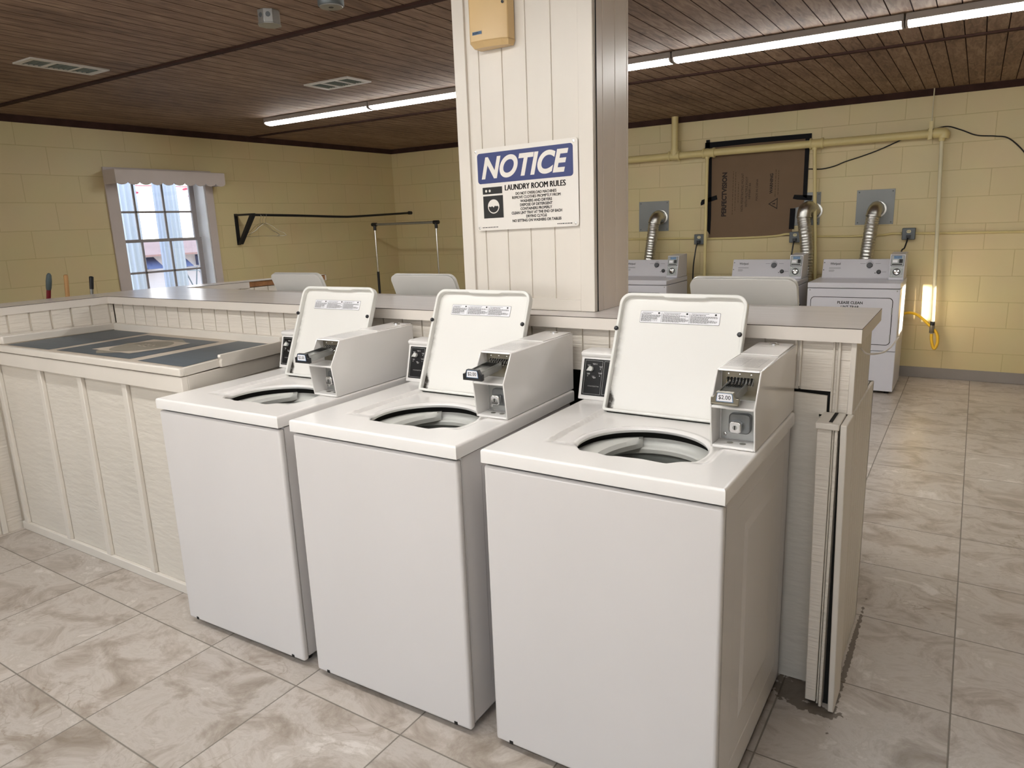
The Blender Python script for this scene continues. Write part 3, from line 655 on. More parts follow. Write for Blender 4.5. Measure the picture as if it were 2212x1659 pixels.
# ---------------------------------------------------------------- pillar
pl = thing('pillar', (-.38, 1.05, HC+.001), 'square cream panelled pillar rising from the counter to the ceiling', 'pillar')
z0, z1 = HC+.0015, ZC-.001
mb = MB(); siding(mb, (-.631, .912, 0), (1, 0, 0), (0, -1, 0), .49, z0, z1, M_pillar, .107, .008, .005, .058); mb.build('front_panelling', pl, smooth=False)
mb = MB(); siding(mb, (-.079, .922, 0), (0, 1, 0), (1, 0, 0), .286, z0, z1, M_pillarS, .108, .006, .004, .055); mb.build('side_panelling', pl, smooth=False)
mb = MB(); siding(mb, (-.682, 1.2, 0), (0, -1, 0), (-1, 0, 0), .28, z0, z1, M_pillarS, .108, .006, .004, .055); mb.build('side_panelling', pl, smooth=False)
mb = MB(); siding(mb, (-.085, 1.208, 0), (-1, 0, 0), (0, 1, 0), .595, z0, z1, M_pillar, .107, .006, .004, .07); mb.build('rear_panelling', pl, smooth=False)
for x0, x1 in ((-.686, -.631), (-.141, -.082)):
    mb = MB(); mb.box(x0, x1, .901, .92, z0, z1, M_pillar); mb.build('corner_board', pl, bevel=.002)
mb = MB(); mb.box(-.6305, -.1415, .903, .918, z0, z0+.045, M_pillar); mb.build('bottom_rail', pl, bevel=.002)
mb = MB(); mb.box(-.081, -.0775, .9215, .925, z0, z1, M_dark); mb.build('shadow_gap', pl)

# sign
ca, sa = cos(.017), sin(.017)
sg = thing('notice_sign', (-.372, .905, 1.54), 'white NOTICE laundry room rules sign with blue header screwed to the pillar', 'sign')
P = V(-.603, .9, 1.5395); u = V(ca, 0, sa); vv = V(-sa*.3, 0, 1).normalized(); nn = V(0, -1, 0); W, H = .461, .3165
mb = MB(); pts = [P+u*a+vv*b for a, b in rrect(0, W, 0, H, .012)]; mb.ext(pts, (0, -.002, 0), M_signw); plate_mb = mb
P = P+V(0, -.002, 0)
def R2(u0, u1, v0, v1): return u0*W, u1*W, (1-v1)*H, (1-v0)*H
mb = MB()
x0, x1, y0, y1 = R2(.025, .957, .056, .424)
mb.poly(P, u, vv, nn, rrect(x0, x1, y0, y1, .012), M_signb, .0005); mb.build('header_panel', sg)
mb = MB(); mb.text('NOTICE', P, u, vv, nn, .065*W, (1-.372)*H, .853*W, .268*H, M_signw, bold=.035, shear=.28, lift=.0011); mb.build('header_lettering', sg)
mb = plate_mb; mb.text('LAUNDRY ROOM RULES', P, u, vv, nn, .30*W, (1-.527)*H, .585*W, .068*H, M_ink, bold=.045)
for k_, (s_, c_, w_) in enumerate((('DO NOT OVERLOAD MACHINES', .574, .393), ('REMOVE CLOTHES PROMPTLY FROM', .62, .466), ('WASHERS AND DRYERS', .667, .308), ('DISPOSE OF DETERGENT', .713, .315), ('CONTAINERS PROPERLY', .76, .308), ('CLEAN LINT TRAY AT THE END OF EACH', .806, .489), ('DRYING CLYCLE', .852, .2), ('NO SITTING ON WASHERS OR TABLES', .90, .475))):
    mb.text(s_, P, u, vv, nn, (.602-w_/2)*W, (1-c_-.016)*H, w_*W, .034*H, M_ink, bold=.035)
for a, b_ in ((.05, .215), (.80, .935)):
    x = a
    while x < b_:
        q = random.uniform(.008, .02); mb.strip(P, u, vv, nn, x*W, (x+q)*W, .032*H, .042*H, M_ink); x += q+.005
mb.build('sign_plate', sg)
mb = MB()
x0, x1, y0, y1 = R2(.068, .27, .471, .555); mb.strip(P, u, vv, nn, x0, x1, y0, y1, M_ink)
x0, x1, y0, y1 = R2(.070, .275, .577, .85); mb.strip(P, u, vv, nn, x0, x1, y0, y1, M_ink)
for cu_ in (.105, .142): mb.poly(P, u, vv, nn, [(cu_*W+.0048*cos(i*pi/8), (1-.515)*H+.0052*sin(i*pi/8)) for i in range(16)], M_signw, .0012)
cx, cy, rr = .176*W, (1-.708)*H, .0275
mb.poly(P, u, vv, nn, [(cx+rr*cos(i*pi/16), cy+rr*sin(i*pi/16)) for i in range(32)], M_signw, .0012)
r2 = rr*.86; pts = [(cx+r2*cos(a), cy+r2*sin(a)) for a in [pi+.1+i*(pi-.2)/20 for i in range(21)]]
pts += [(cx+r2*.75, cy+.002), (cx+r2*.5, cy+.000), (cx+r2*.3, cy+.003), (cx, cy-.004), (cx-r2*.3, cy+.002), (cx-r2*.55, cy-.002), (cx-r2*.8, cy+.001)]
mb.poly(P, u, vv, nn, pts, M_ink, .0017)
mb.build('washer_pictogram', sg)
for a, b in ((.015, .965), (.965, .962), (.02, .035), (.97, .035)):
    mb = MB(); mb.lathe([(.0052, 0), (.0045, .002), (0, .003)], P+u*a*W+vv*b*H, M_chrome, 14, ax=(0, -1, 0)); mb.build('screw', sg)

# dispenser high on the pillar
dp = thing('wall_dispenser', (-.484, .86, 2.215), 'yellowed plastic wall dispenser high on the pillar above the sign', 'dispenser')
mb = MB()
prof = [(-.566, .907), (-.565, .845), (-.558, .838), (-.505, .836), (-.43, .852), (-.406, .866), (-.402, .907)]
zb, zt = 2.232, 2.405
mb.ext([V(a, b, zb) for a, b in prof], (0, 0, zt-zb), M_tanpl)
cen = V(-.485, .865, zb-.02)
mb.build('housing', dp, bevel=.004, seg=3)
mb = MB(); k = [V(a, b, zb) for a, b in prof]; lo = [V(-.485+(a+.485)*.9, .907-(.907-b)*.72, zb-.018) for a, b in prof]
for i in range(len(k)):
    j = (i+1) % len(k); mb.f([k[i], k[j], lo[j], lo[i]], M_tanpl)
mb.f(lo, M_tanpl); mb.build('base_tray', dp)
mb = MB(); ud = V(1, -.04, 0).normalized(); mb.strip((-.546, .8375, zb+.024), ud, (0, 0, 1), (0, -1, 0), 0, .043, 0, .011, M_blueish, .0015)
mb.text('HOSPECO', (-.546, .8375, zb+.024), ud, (0, 0, 1), (0, -1, 0), .002, .002, .039, .007, M_ink, bold=.02, lift=.002); mb.build('maker_label', dp)
mb = MB(); mb.lathe([(0, .0), (.0052, .0), (.005, .003), (0, .003)], (-.420, .8555, 2.355), M_black, 14, ax=(.3, -1, 0)); mb.build('lock_hole', dp)

# ---------------------------------------------------------------- boxed table in the corner of the island
bt = thing('boxed_table', (-2.4, .45, 0), 'cream board and batten boxed table with worn blue stencilled top in the counter corner', 'table')
mb = MB(); mb.box(-3.236, -1.525, .118, .13, .0, .965, M_rough); mb.ext([V(-1.537, .13, 0), V(-1.525, .13, 0), V(-1.738, .785, 0), V(-1.75, .785, 0)], (0, 0, .93), M_rough); mb.build('panel_box', bt)
for bx in (-3.205, -2.748, -2.366, -1.992, -1.575):
    mb = MB(); mb.box(bx, bx+.036, .099, .1175, .045, .945, M_creamH); mb.build('batten', bt, bevel=.0025)
mb = MB(); mb.box(-3.236, -1.525, .098, .1175, .0, .045, M_creamH); mb.build('bottom_rail', bt, bevel=.003)
def ts(y): return 1.045-.034*(y-.1)
mb = MB(); mb.ext([V(-3.236, .088, .945), V(-1.517, .088, .945), V(-1.517, .088, 1.012), V(-3.236, .088, 1.012)], (0, .029, 0), M_creamH); mb.ext([V(-1.517, .117, .945), V(-1.535, .117, .945), V(-1.535, .117, 1.012), V(-1.517, .117, 1.012)], (-.218, .67, -.03), M_creamH); mb.build('apron', bt, bevel=.003)
# top with painted pattern
mb = MB()
top = [V(-3.236, .10, ts(.1)), V(-1.517, .10, ts(.1)), V(-1.74, .79, ts(.79)), V(-3.24, .79, ts(.79))]
mb.ext([p-V(0, 0, .028) for p in top], (0, 0, .028), M_tan)
def tp(pts, m, l): mb.f([V(a, b, ts(b)+l) for a, b in pts], m)
tp([(-3.081, .128), (-2.66, .134), (-2.84, .757), (-3.229, .763)], M_blue, .001)
tp([(-2.605, .143), (-1.981, .150), (-2.112, .697), (-2.765, .701)], M_blue, .001)
tp([(-1.898, .137), (-1.556, .131), (-1.78, .757), (-2.045, .756)], M_blue, .001)
cx, cy = -2.33, .42
def star(R1, R2_, rot, m, l, n=3):
    pts = []
    for i in range(n*2):
        pass
tp([(-2.389, .668), (-2.455, .60), (-2.52, .45), (-2.39, .22), (-2.305, .175), (-2.19, .26), (-2.15, .43), (-2.25, .60)], M_oval, .0015)
tp([(-2.471, .242), (-2.142, .240), (-2.149, .446), (-2.202, .592), (-2.537, .600), (-2.475, .42)], M_tan, .002)
ax_, ay_ = V(-2.308, .56, 0)-V(-2.33, .259, 0), V(-2.51, .535, 0)-V(-2.221, .302, 0)
tp([(cx+.135*cos(a)-.05*sin(a), cy-.005+.02*cos(a)+.165*sin(a)) for a in [i*pi/16 for i in range(32)]], M_oval, .0025)
for (px_, py_) in ((-2.36, .44), (-2.30, .43)):
    for q, (dx, dy) in enumerate(((-.02, .022), (.0, .028), (.018, .012), (.0, -.002), (-.014, -.018), (.012, -.026))):
        tp([(px_+dx-.009, py_+dy-.005), (px_+dx+.009, py_+dy-.005), (px_+dx+.007, py_+dy+.005), (px_+dx-.007, py_+dy+.005)], M_tan, .003)
mb.build('painted_top', bt, smooth=False)
mb = MB(); mb.ext([V(-3.236, .082, 1.016), V(-1.512, .082, 1.016), V(-1.512, .082, 1.048), V(-3.236, .082, 1.048)], (0, .02, 0), M_creamH); mb.build('front_edging', bt, bevel=.004)
mb = MB()
mb.ext([V(-1.512, .102, 1.015), V(-1.527, .102, 1.015), V(-1.527, .102, 1.048), V(-1.512, .102, 1.048)], (-.068, .210, -.006), M_creamH); mb.build('side_edging', bt, bevel=.002)
mb = MB()
prof_ = [V(-1.581, .310, 1.008), V(-1.581, .310, 1.030), V(-1.583, .316, 1.041), V(-1.580, .306, 1.052), V(-1.581, .309, 1.0625), V(-1.735, .785, 1.040), V(-1.735, .785, .985)]
mb.ext(prof_, (.014, .004, 0), M_creamH); mb.build('broken_side_edging', bt, bevel=.0015)
mb = MB(); mb.ext([V(-3.236, .09, ts(.1)), V(-3.10, .12, ts(.1)), V(-3.228, .765, ts(.77)), V(-3.24, .79, ts(.77))], (0, 0, .042), M_creamH); mb.build('left_upstand', bt, bevel=.006, seg=3)
mb = MB(); mb.ext([V(-3.24, .772, 1.02), V(-1.74, .772, 1.02), V(-1.74, .772, 1.058), V(-3.24, .772, 1.062)], (0, .025, 0), M_creamH); mb.build('back_upstand', bt, bevel=.002)

# ================================================================ WASHERS
HD = .957
def make_washer():
    t = thing('washing_machine', (.3415, .37, 0), 'x', 'washing machine')
    # cabinet sides and back with pressed panels
    mb = MB(); x0, x1, y0, y1, z0, z1 = .006, .677, .032, .722, .034, .912
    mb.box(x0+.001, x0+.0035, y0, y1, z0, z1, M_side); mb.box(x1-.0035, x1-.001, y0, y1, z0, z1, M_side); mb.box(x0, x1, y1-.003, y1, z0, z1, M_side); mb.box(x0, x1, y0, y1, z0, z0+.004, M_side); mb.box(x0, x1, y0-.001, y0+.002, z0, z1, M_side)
    for X, sgn in ((x1, 1), (x0, -1)):
        def q(pts): mb.f([V(X+sgn*d, y, z) for y, z, d in pts], M_side)
        O = [(y0, z0), (y1, z0), (y1, z1), (y0, z1)]; A = [(.13, .12), (.66, .12), (.66, .86), (.13, .86)]; B = [(.145, .135), (.645, .135), (.645, .845), (.145, .845)]
        C_ = [(.20, .20), (.54, .20), (.54, .80), (.20, .80)]; D_ = [(.235, .235), (.505, .235), (.505, .765), (.235, .765)]
        dep = [0, 0, -.003, -.003, .003]
        rings = [O, A, B, C_, D_]
        for r_ in range(4):
            for i in range(4):
                j = (i+1) % 4
                q([(*rings[r_][i], dep[r_]), (*rings[r_][j], dep[r_]), (*rings[r_+1][j], dep[r_+1]), (*rings[r_+1][i], dep[r_+1])])
        q([(*p, .003) for p in D_])
    mb.build('cabinet', t, smooth=False)
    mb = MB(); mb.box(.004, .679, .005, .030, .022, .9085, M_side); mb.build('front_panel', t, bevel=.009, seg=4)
    for fx, fy in ((.05, .06), (.63, .06), (.05, .68), (.63, .68)):
        mb = MB(); mb.lathe([(0, 0), (.02, 0), (.02, .01), (.009, .012), (.009, .04), (0, .04)], (fx, fy, 0), M_black, 14); mb.build('foot', t)
    for fx in (.06, .62):
        mb = MB(); mb.box(fx-.006, fx+.006, .0035, .006, .026, .036, M_dark); mb.build('panel_clip', t)
    # ---- top deck with round opening and shallow well
    cx, cy = .376, .250; N = 240
    def hole(a):
        r = .181; dx, dy = cos(a), sin(a)
        if dy < 0:
            lim = -(.114-cy)    # flattened toward the front
            if -dy*r > lim:
                r2_ = lim/(-dy); x_ = cx+dx*r2_
                bump_ = .006*math.exp(-((x_-.43)/.035)**2)-.008*math.exp(-((x_-.34)/.02)**2)
                r = r2_*(1-bump_/lim*1.0)
        return r
    angs = sorted([2*pi*i/N for i in range(N)]+[atan2(b-cy, a-cx) % (2*pi) for a, b in ((0, 0), (.683, 0), (.683, .746), (0, .746))])
    def rout(a):
        dx, dy = cos(a), sin(a); c = []
        if dx > 1e-9: c.append((.683-cx)/dx)
        if dx < -1e-9: c.append(-cx/dx)
        if dy > 1e-9: c.append((.746-cy)/dy)
        if dy < -1e-9: c.append(-cy/dy)
        return min(c)
    def dz(x, y, rho, a):
        front = smoothstep(.13, .20, y)
        wl = smoothstep(.122, .131, x)*(1-smoothstep(.57, .60, x))*(1-smoothstep(.585, .605, y))*front
        z = -.013*wl
        e = rho-hole(a)
        z += .0035*math.exp(-((e-.010)/.008)**2)*smoothstep(.13, .22, y)
        return z
    mb = MB(); k = mb.mi(M_enamel); rings = []
    fr = [0]+[((i)/60.0) for i in range(1, 60)]
    def ring_at(fn): return [mb.bm.verts.new(fn(a)) for a in angs]
    def P0(a, e, z): r = hole(a)+e; x, y = cx+cos(a)*r, cy+sin(a)*r; return V(x, y, HD+z+dz(x, y, r, a))
    rings.append(ring_at(lambda a: P0(a, .003, -.015))); rings.append(ring_at(lambda a: P0(a, 0, -.010))); rings.append(ring_at(lambda a: P0(a, -.001, -.005))); rings.append(ring_at(lambda a: P0(a, .002, -.001)))
    for f_ in fr[1:]:
        def fn(a, f_=f_):
            r0 = hole(a)+.002; r1 = rout(a); r = r0+(r1-.007-r0)*f_; x, y = cx+cos(a)*r, cy+sin(a)*r
            return V(x, y, HD+dz(x, y, r, a))
        rings.append(ring_at(fn))
    def edge(ins, z):
        def fn(a):
            r = rout(a); x, y = cx+cos(a)*r, cy+sin(a)*r
            x = max(ins, min(.683-ins, x)); y = max(ins, min(.746-ins, y)); return V(x, y, HD+z)
        return fn
    for ins, z in ((.007, 0), (.0035, -.001), (.001, -.0035), (0, -.007), (0, -.040), (.006, -.042)): rings.append(ring_at(edge(ins, z)))
    n = len(angs)
    for i in range(len(rings)-1):
        for j in range(n):
            fc = mb.bm.faces.new((rings[i][j], rings[i][(j+1) % n], rings[i+1][(j+1) % n], rings[i+1][j])); fc.material_index = k
    mb.build('top_deck', t)
    # ---- tub ring, dispenser lip and basket seen through the opening
    mb = MB(); c = V(cx, cy+.008, .004)
    mb.lathe([(.202, .902), (.197, .886), (.190, .879), (.181, .877), (.178, .872), (.179, .860), (.186, .854)], c, M_plast, 64); mb.build('tub_ring', t)
    mb = MB(); mb.lathe([(.207, .930), (.207, .900), (.202, .899)], c, M_dark, 48); mb.build('tub_gap_band', t)  # dark band put in for the shade between deck and tub ring
    mb = MB()
    mb.lathe([(.188, .852), (.186, .846), (.190, .828), (.196, .824), (.194, .816), (.200, .80), (.205, .70), (.205, .55), (.19, .53), (0, .53)], c, M_tubgrey, 64); mb.build('wash_basket', t)
    mb = MB()   # wide curved spout at the left of the ring
    Ns = 30; rows = []
    for i in range(Ns+1):
        a = radians_(112)+radians_(125)*i/Ns; wq = sin(pi*min(1, max(0, i/Ns)))**.55
        ri = .180-.058*wq; ro = .200
        row = []
        for (r_, z_) in ((ro, .905), (ri+.030*wq+.002, .911), (ri+.008, .906), (ri, .894), (ri+.004, .878), (ro, .868)):
            row.append(mb.bm.verts.new(c+V(cos(a)*r_, sin(a)*r_, z_)))
        rows.append(row)
    k = mb.mi(M_plast)
    for i in range(Ns):
        for j in range(5):
            fc = mb.bm.faces.new((rows[i][j], rows[i+1][j], rows[i+1][j+1], rows[i][j+1])); fc.material_index = k
    mb.build('bleach_spout', t)
    # ---- lid
    al = math.atan(.435); hv = V(0, sin(al), cos(al)); hn = V(0, -cos(al), sin(al)); hu = V(1, 0, 0); Pl = V(.118, .5535, .9445); LW, LH = .424, .406
    def L3(a, b, w_=0): return Pl+hu*a+hv*b+hn*w_
    out_ = [(a, b) for a, b in rrect(0, LW, 0, LH, .038, 8, rb=.010)]
    inner = [(a, b) for a, b in rrect(.010, LW-.010, .009, LH-.011, .030, 8, rb=.006)]
    # step in the upper inner edge
    ins = []
    for i, (a, b) in enumerate(inner):
        ins.append((a, b))
        if i == 17: ins += [(LW*.70, LH-.011), (LW*.68, LH-.015), (LW*.37, LH-.015), (LW*.35, LH-.011)]
    lid = MB()
    lid.ext([L3(a, b, -.004) for a, b in out_], hn*.006, M_lidin, mcap=M_lidun)
    lid.ring([L3(a, b, .022) for a, b in out_], [L3(a, b, .022) for a, b in ins], hn*.0195, M_lidin)
    lo = lid.build('lid', t, bevel=.0028, seg=3)
    for a, b in ((.004, .280), (LW-.011, .279)):
        mb = MB(); mb.lathe([(.0075, -.002), (.0075, .004), (.005, .007), (0, .008)], L3(a, b, .022), M_black, 16, ax=hn); mb.build('rubber_bumper', lo)
    mb = MB(); mb.box(.124, .54, .546, .556, .938, .948, M_dark); mb.build('hinge_gap', t)
    mb = MB()   # warning label
    Pw = L3(.074, .309, .0025); w_, h_ = .267, .041
    mb.poly(Pw, hu, hv, hn, rrect(0, w_, 0, h_, .003, 3), M_ink, .0004); mb.poly(Pw, hu, hv, hn, rrect(.0009, w_-.0009, .0009, h_-.0009, .0028, 3), M_paper, .0008)
    cw = [(.004, .071), (.0775, .166), (.171, .259)]
    rnd = random.Random(3)
    for (a0, a1), s_ in zip(cw, ('WARNING', 'AVERTISSEMENT', 'ADVERTENCIA')):
        if a0 > .01: mb.strip(Pw, hu, hv, hn, a0-.0038, a0-.003, .003, h_-.004, M_ink, .0011)
        mb.strip(Pw, hu, hv, hn, a0+.002, a1-.028, h_-.0058, h_-.0046, M_inkg, .0011)
        mb.poly(Pw, hu, hv, hn, [(a1-.007+.0035*cos(i*pi/6), h_-.007+.0032*sin(i*pi/6)) for i in range(12)], M_ink, .0011)
        mb.text(s_, Pw, hu, hv, hn, a0+.004, h_-.0115, min(len(s_)*.0042, a1-a0-.012), .0036, M_ink, bold=.03, lift=.0011)
        mb.poly(Pw, hu, hv, hn, [(a0-.0003, h_-.0115), (a0+.0032, h_-.0115), (a0+.0014, h_-.008)], M_ink, .0011)
        yy = h_-.0145
        while yy > .003:
            xx = a0; end = a1-rnd.choice((0, 0, .01, .03, .002))
            while xx < end:
                q = min(rnd.uniform(.003, .010), end-xx); mb.strip(Pw, hu, hv, hn, xx, xx+q, yy, yy+.0011, M_ink, .0011); xx += q+.0012
            yy -= .00215
    mb.build('warning_label', lo, smooth=False)
    # ---- control console
    cn = MB(); prof = [(.622, HD), (.660, 1.102), (.655, 1.106), (.652, 1.116), (.663, 1.122), (.744, 1.122), (.744, HD)]
    cn.ext([V(-.017, a, b) for a, b in prof], (.56, 0, 0), M_enamel); co = cn.build('control_console', t, bevel=.004, seg=3)
    cv = V(0, .040, .151).normalized(); cnn = V(0, -.151, .040).normalized(); Pc = V(-.017, .622, HD)
    mb = MB(); mb.ext([Pc+hu*a+cv*b+cnn*.0002 for a, b in rrect(.012, .50, .016, .143, .002, 2)], cnn*.0012, M_panelk)
    Pq = Pc+cnn*.0016
    mb.outline(Pq, hu, cv, cnn, .018, .084, .021, .138, .0007, M_inkw); mb.outline(Pq, hu, cv, cnn, .090, .48, .023, .138, .0007, M_inkw)
    mb.text('CYCLE SELECTOR', Pq, hu, cv, cnn, .035, .047, .042, .0035, M_inkw, bold=.0)
    for a, b, w1 in ((.027, .121, .012), (.046, .127, .013), (.072, .118, .013), (.027, .092, .012), (.047, .083, .010), (.070, .096, .015), (.050, .079, .009)):
        mb.strip(Pq, hu, cv, cnn, a, a+w1, b, b+.0011, M_inkw); mb.strip(Pq, hu, cv, cnn, a+.002, a+w1-.001, b-.003, b-.0019, M_inkw)
    for a, b in ((.032, .108), (.062, .124), (.077, .108), (.031, .082), (.060, .077), (.076, .084)):
        mb.poly(Pq, hu, cv, cnn, [(a-.0012, b), (a+.0012, b), (a, b+.006)], M_inkw)
    mb.build('black_facia', co, smooth=False)
    mb = MB(); kp = []
    for i in range(20):
        a = radians_(-60)+radians_(300-20)*i/19-radians_(65); kp.append((.043+.0085*cos(a), .109+.0085*sin(a)))
    kp.append((.028, .101))
    mb.ext([Pc+hu*a+cv*b+cnn*.0016 for a, b in kp], cnn*.012, M_plast); mb.build('selector_knob', co, bevel=.001)
    # ---- coin meter
    mx0, mx1 = .557, .676; T_ = .0045
    prof = [(.291, .9585), (.274, 1.078), (.328, 1.168), (.757, 1.168), (.757, .9585)]
    cm = MB()
    for X in (mx0, mx1-T_): cm.ext([V(X, a, b) for a, b in prof], (T_, 0, 0), M_enamel)
    a, b = mx0+T_, mx1-T_
    cm.box(a, b, .356, .757, .9585, 1.168, M_enamel)
    cm.ext([V(a, .2905, .9585), V(a, .356, .9585), V(a, .356, .966), V(a, .2895, .966)], (b-a, 0, 0), M_enamel)
    cm.ext([V(a, .2755, 1.071), V(a, .356, 1.071), V(a, .356, 1.078), V(a, .2745, 1.078)], (b-a, 0, 0), M_enamel)
    cm.ext([V(a, .3245, 1.163), V(a, .356, 1.163), V(a, .356, 1.168), V(a, .328, 1.168)], (b-a, 0, 0), M_enamel)
    cm = cm.build('coin_meter', t, bevel=.0022, seg=2)
    ya = V(0, -1, 0); zu = V(0, 0, 1)
    mb = MB(); mb.box(a+.004, b-.004, .352, .356, 1.081, 1.157, M_brass); mb.build('slide_backplate', cm, bevel=.001)
    mb = MB()
    for i in range(9):
        xx = a+.018+i*.0088
        mb.box(xx-.0012, xx+.0012, .349, .352, 1.122, 1.142, M_chrome)
        if i < 8: mb.box(xx+.0014, xx+.0074, .3505, .352, 1.122, 1.142, M_dark)
        mb.tube([V(xx, .350, 1.140), V(xx, .340, 1.134), V(xx, .332, 1.124)], .0013, M_chrome, 6)
    mb.build('coin_slots', cm)
    for q in (.022, .052, .082):
        mb = MB(); mb.lathe([(.003, 0), (.0025, .001), (0, .0015)], (a+q, .352, 1.150), M_chrome, 10, ax=(0, -1, 0)); mb.build('screw', cm)
    # slide
    mb = MB()
    mb.ext([V(.582, .228, 1.090), V(.634, .228, 1.090), V(.634, .228, 1.110), V(.582, .228, 1.110)], (0, .122, .010), M_steel)
    mb.ext([V(.582, .228, 1.110), V(.585, .228, 1.110), V(.585, .228, 1.114), V(.582, .228, 1.114)], (0, .12, .010), M_steel)
    mb.ext([V(.631, .228, 1.110), V(.634, .228, 1.110), V(.634, .228, 1.114), V(.631, .228, 1.114)], (0, .12, .010), M_steel)
    for i in range(8): mb.box(.588+i*.0056, .5905+i*.0056, .30, .348, 1.118, 1.1205, M_dark)
    sl = mb.build('coin_slide', cm, bevel=.0008)
    mb = MB()
    hp = [(.573, 1.0875), (.645, 1.0875), (.645, 1.107), (.638, 1.107), (.635, 1.111), (.631, 1.121), (.587, 1.121), (.583, 1.111), (.580, 1.107), (.573, 1.107)]
    mb.ext([V(x_, .218, z_) for x_, z_ in hp], (0, .012, .001), M_brass)
    mb.box(.574, .644, .2165, .219, 1.0875, 1.092, M_brass)
    hd = mb.build('slide_handle', cm, bevel=.0015)
    mb = MB(); Pp = V(.5885, .218, 1.096)
    mb.poly(Pp, hu, zu, ya, [(-.002, 0), (.043, 0), (.040, .021), (.038, .0235), (.003, .0235), (.001, .021)], M_blueish, .0006)
    mb.poly(Pp, hu, zu, ya, [(.0002, .002), (.0408, .002), (.0388, .020), (.0365, .0222), (.0045, .0222), (.0022, .020)], M_paper, .0010)
    mb.text('$2.00', Pp, hu, zu, ya, .005, .0055, .031, .0125, M_ink, bold=.008, lift=.0014); mb.build('price_tag', cm, smooth=False)
    # lock
    mb = MB(); mb.box(a+.006, b-.002, .350, .356, .9685, 1.066, M_steel)
    for q in ((a+.018, 1.055), (a+.018, .982), (b-.010, 1.055), (b-.010, .982)): mb.lathe([(.0055, .0), (.005, .002), (0, .003)], (q[0], .350, q[1]), M_chrome, 14, ax=(0, -1, 0))
    mb.build('lock_plate', cm, bevel=.001)
    mb = MB(); mb.ext([V(x_, .350, z_) for x_, z_ in rrect(.592, .650, .990, 1.046, .012)], (0, -.016, 0), M_cbox); mb.build('coin_box_door', cm, bevel=.003, seg=3)
    mb = MB(); mb.ext([V(x_, .334, z_) for x_, z_ in rrect(.598, .631, .996, 1.028, .009)], (0, -.020, 0), M_chrome)
    mb.build('lock', cm, bevel=.003, seg=3)
    mb = MB(); mb.lathe([(0, 0), (.0065, 0), (.006, .001), (0, .001)], (.6145, .3138, 1.012), M_steel, 16, ax=(0, -1, 0)); mb.box(.6130, .6160, .3120, .3140, 1.0065, 1.0175, M_dark); mb.build('keyhole', cm)
    mb = MB()
    for q in (.60, .634): mb.lathe([(0, 0), (.0085, 0), (.0085, .0004), (0, .0004)], (q, .325, .9662), M_brass, 20)
    mb.build('drain_plug', cm)
    # cover plate, key lock and instruction decal on top
    mb = MB(); mb.box(mx0+.006, mx1-.007, .548, .755, 1.1682, 1.171, M_enamel); mb.build('top_cover', cm, bevel=.001)
    mb = MB(); mb.lathe([(0, 0), (.010, 0), (.010, .004), (.007, .006), (0, .006)], (.616, .725, 1.171), M_chrome, 16)
    mb.box(.602, .630, .7225, .7275, 1.171, 1.1735, M_brass); mb.build('top_lock', cm)
    mb = MB(); Pd = V(mx0+.012, .372, 1.1682); yv = V(0, 1, 0); w_, h_ = .086, .128
    mb.outline(Pd, hu, yv, zu, 0, w_, 0, h_, .0007, M_inkg); mb.strip(Pd, hu, yv, zu, w_*.46, w_*.46+.0007, 0, h_, M_inkg)
    for q in (.3, .56, .8): mb.strip(Pd, hu, yv, zu, 0, w_*.95, h_*q, h_*q+.0008, M_inkg)
    rnd = random.Random(5)
    for q in range(8):
        for r_ in (0, 1):
            xx = .006+r_*w_*.5
            for s_ in range(3):
                l_ = rnd.uniform(.004, .013); mb.strip(Pd, hu, yv, zu, xx, xx+l_, .008+q*.015, .0095+q*.015, M_inkg); xx += l_+.002
    mb.build('instruction_decal', cm, smooth=False)
    mb = MB(); mb.lathe([(0, 0), (.0022, 0), (0, .0012)], (.646, .016, HD-.001), M_dark, 10); mb.build('paint_chip', t)
    return t
def radians_(d): return d*pi/180
W3 = make_washer()
for nm_ in ('coin_slide', 'slide_handle', 'price_tag'): kid(kid(W3, 'coin_meter'), nm_).location = (0, .012, .006)
W3['label'] = 'nearest white coin washer at the right end with its lid open'; W3['group'] = 'front row of washers'
def put(dx, label, group, rot=False, xy=None, out=0.0, dark=False):
    c = copy_tree(W3)
    if xy: c.location = (xy[0], xy[1], 0)
    else: c.location = (.3415+dx, .37, 0)
    if rot: c.rotation_euler = (0, 0, pi)
    c['label'] = label; c['group'] = group
    cm = kid(c, 'coin_meter')
    for nm in ('coin_slide', 'slide_handle', 'price_tag'):
        k = kid(cm, nm); k.location = (0, -out+.012, out*.22+.006)
    if dark:
        k = kid(cm, 'slide_handle'); k.data = k.data.copy()
        for i in range(len(k.data.materials)): k.data.materials[i] = M_black
    return c
W2 = put(0, 'middle white coin washer of the front row, lid open, coin slide pulled out', 'front row of washers', xy=(-.4235, .351), out=.026, dark=True)
W2.rotation_euler.z = .017
W1 = put(0, 'white coin washer with open lid beside the blue topped boxed table', 'front row of washers', xy=(-1.1735, .342), out=.029, dark=True)
W1.rotation_euler.z = .023
put(0, 'washer behind the counter whose broad raised lid shows right of the pillar', 'washers on the far side of the counter', True, (.668-.3415, 2.075-.37))
put(0, 'washer behind the counter whose raised lid shows just left of the pillar', 'washers on the far side of the counter', True, (-.980-.3415, 2.075-.37))
put(0, 'washer behind the counter with raised lid beside the broken countertop edge', 'washers on the far side of the counter', True, (-1.948-.3415, 2.075-.37))

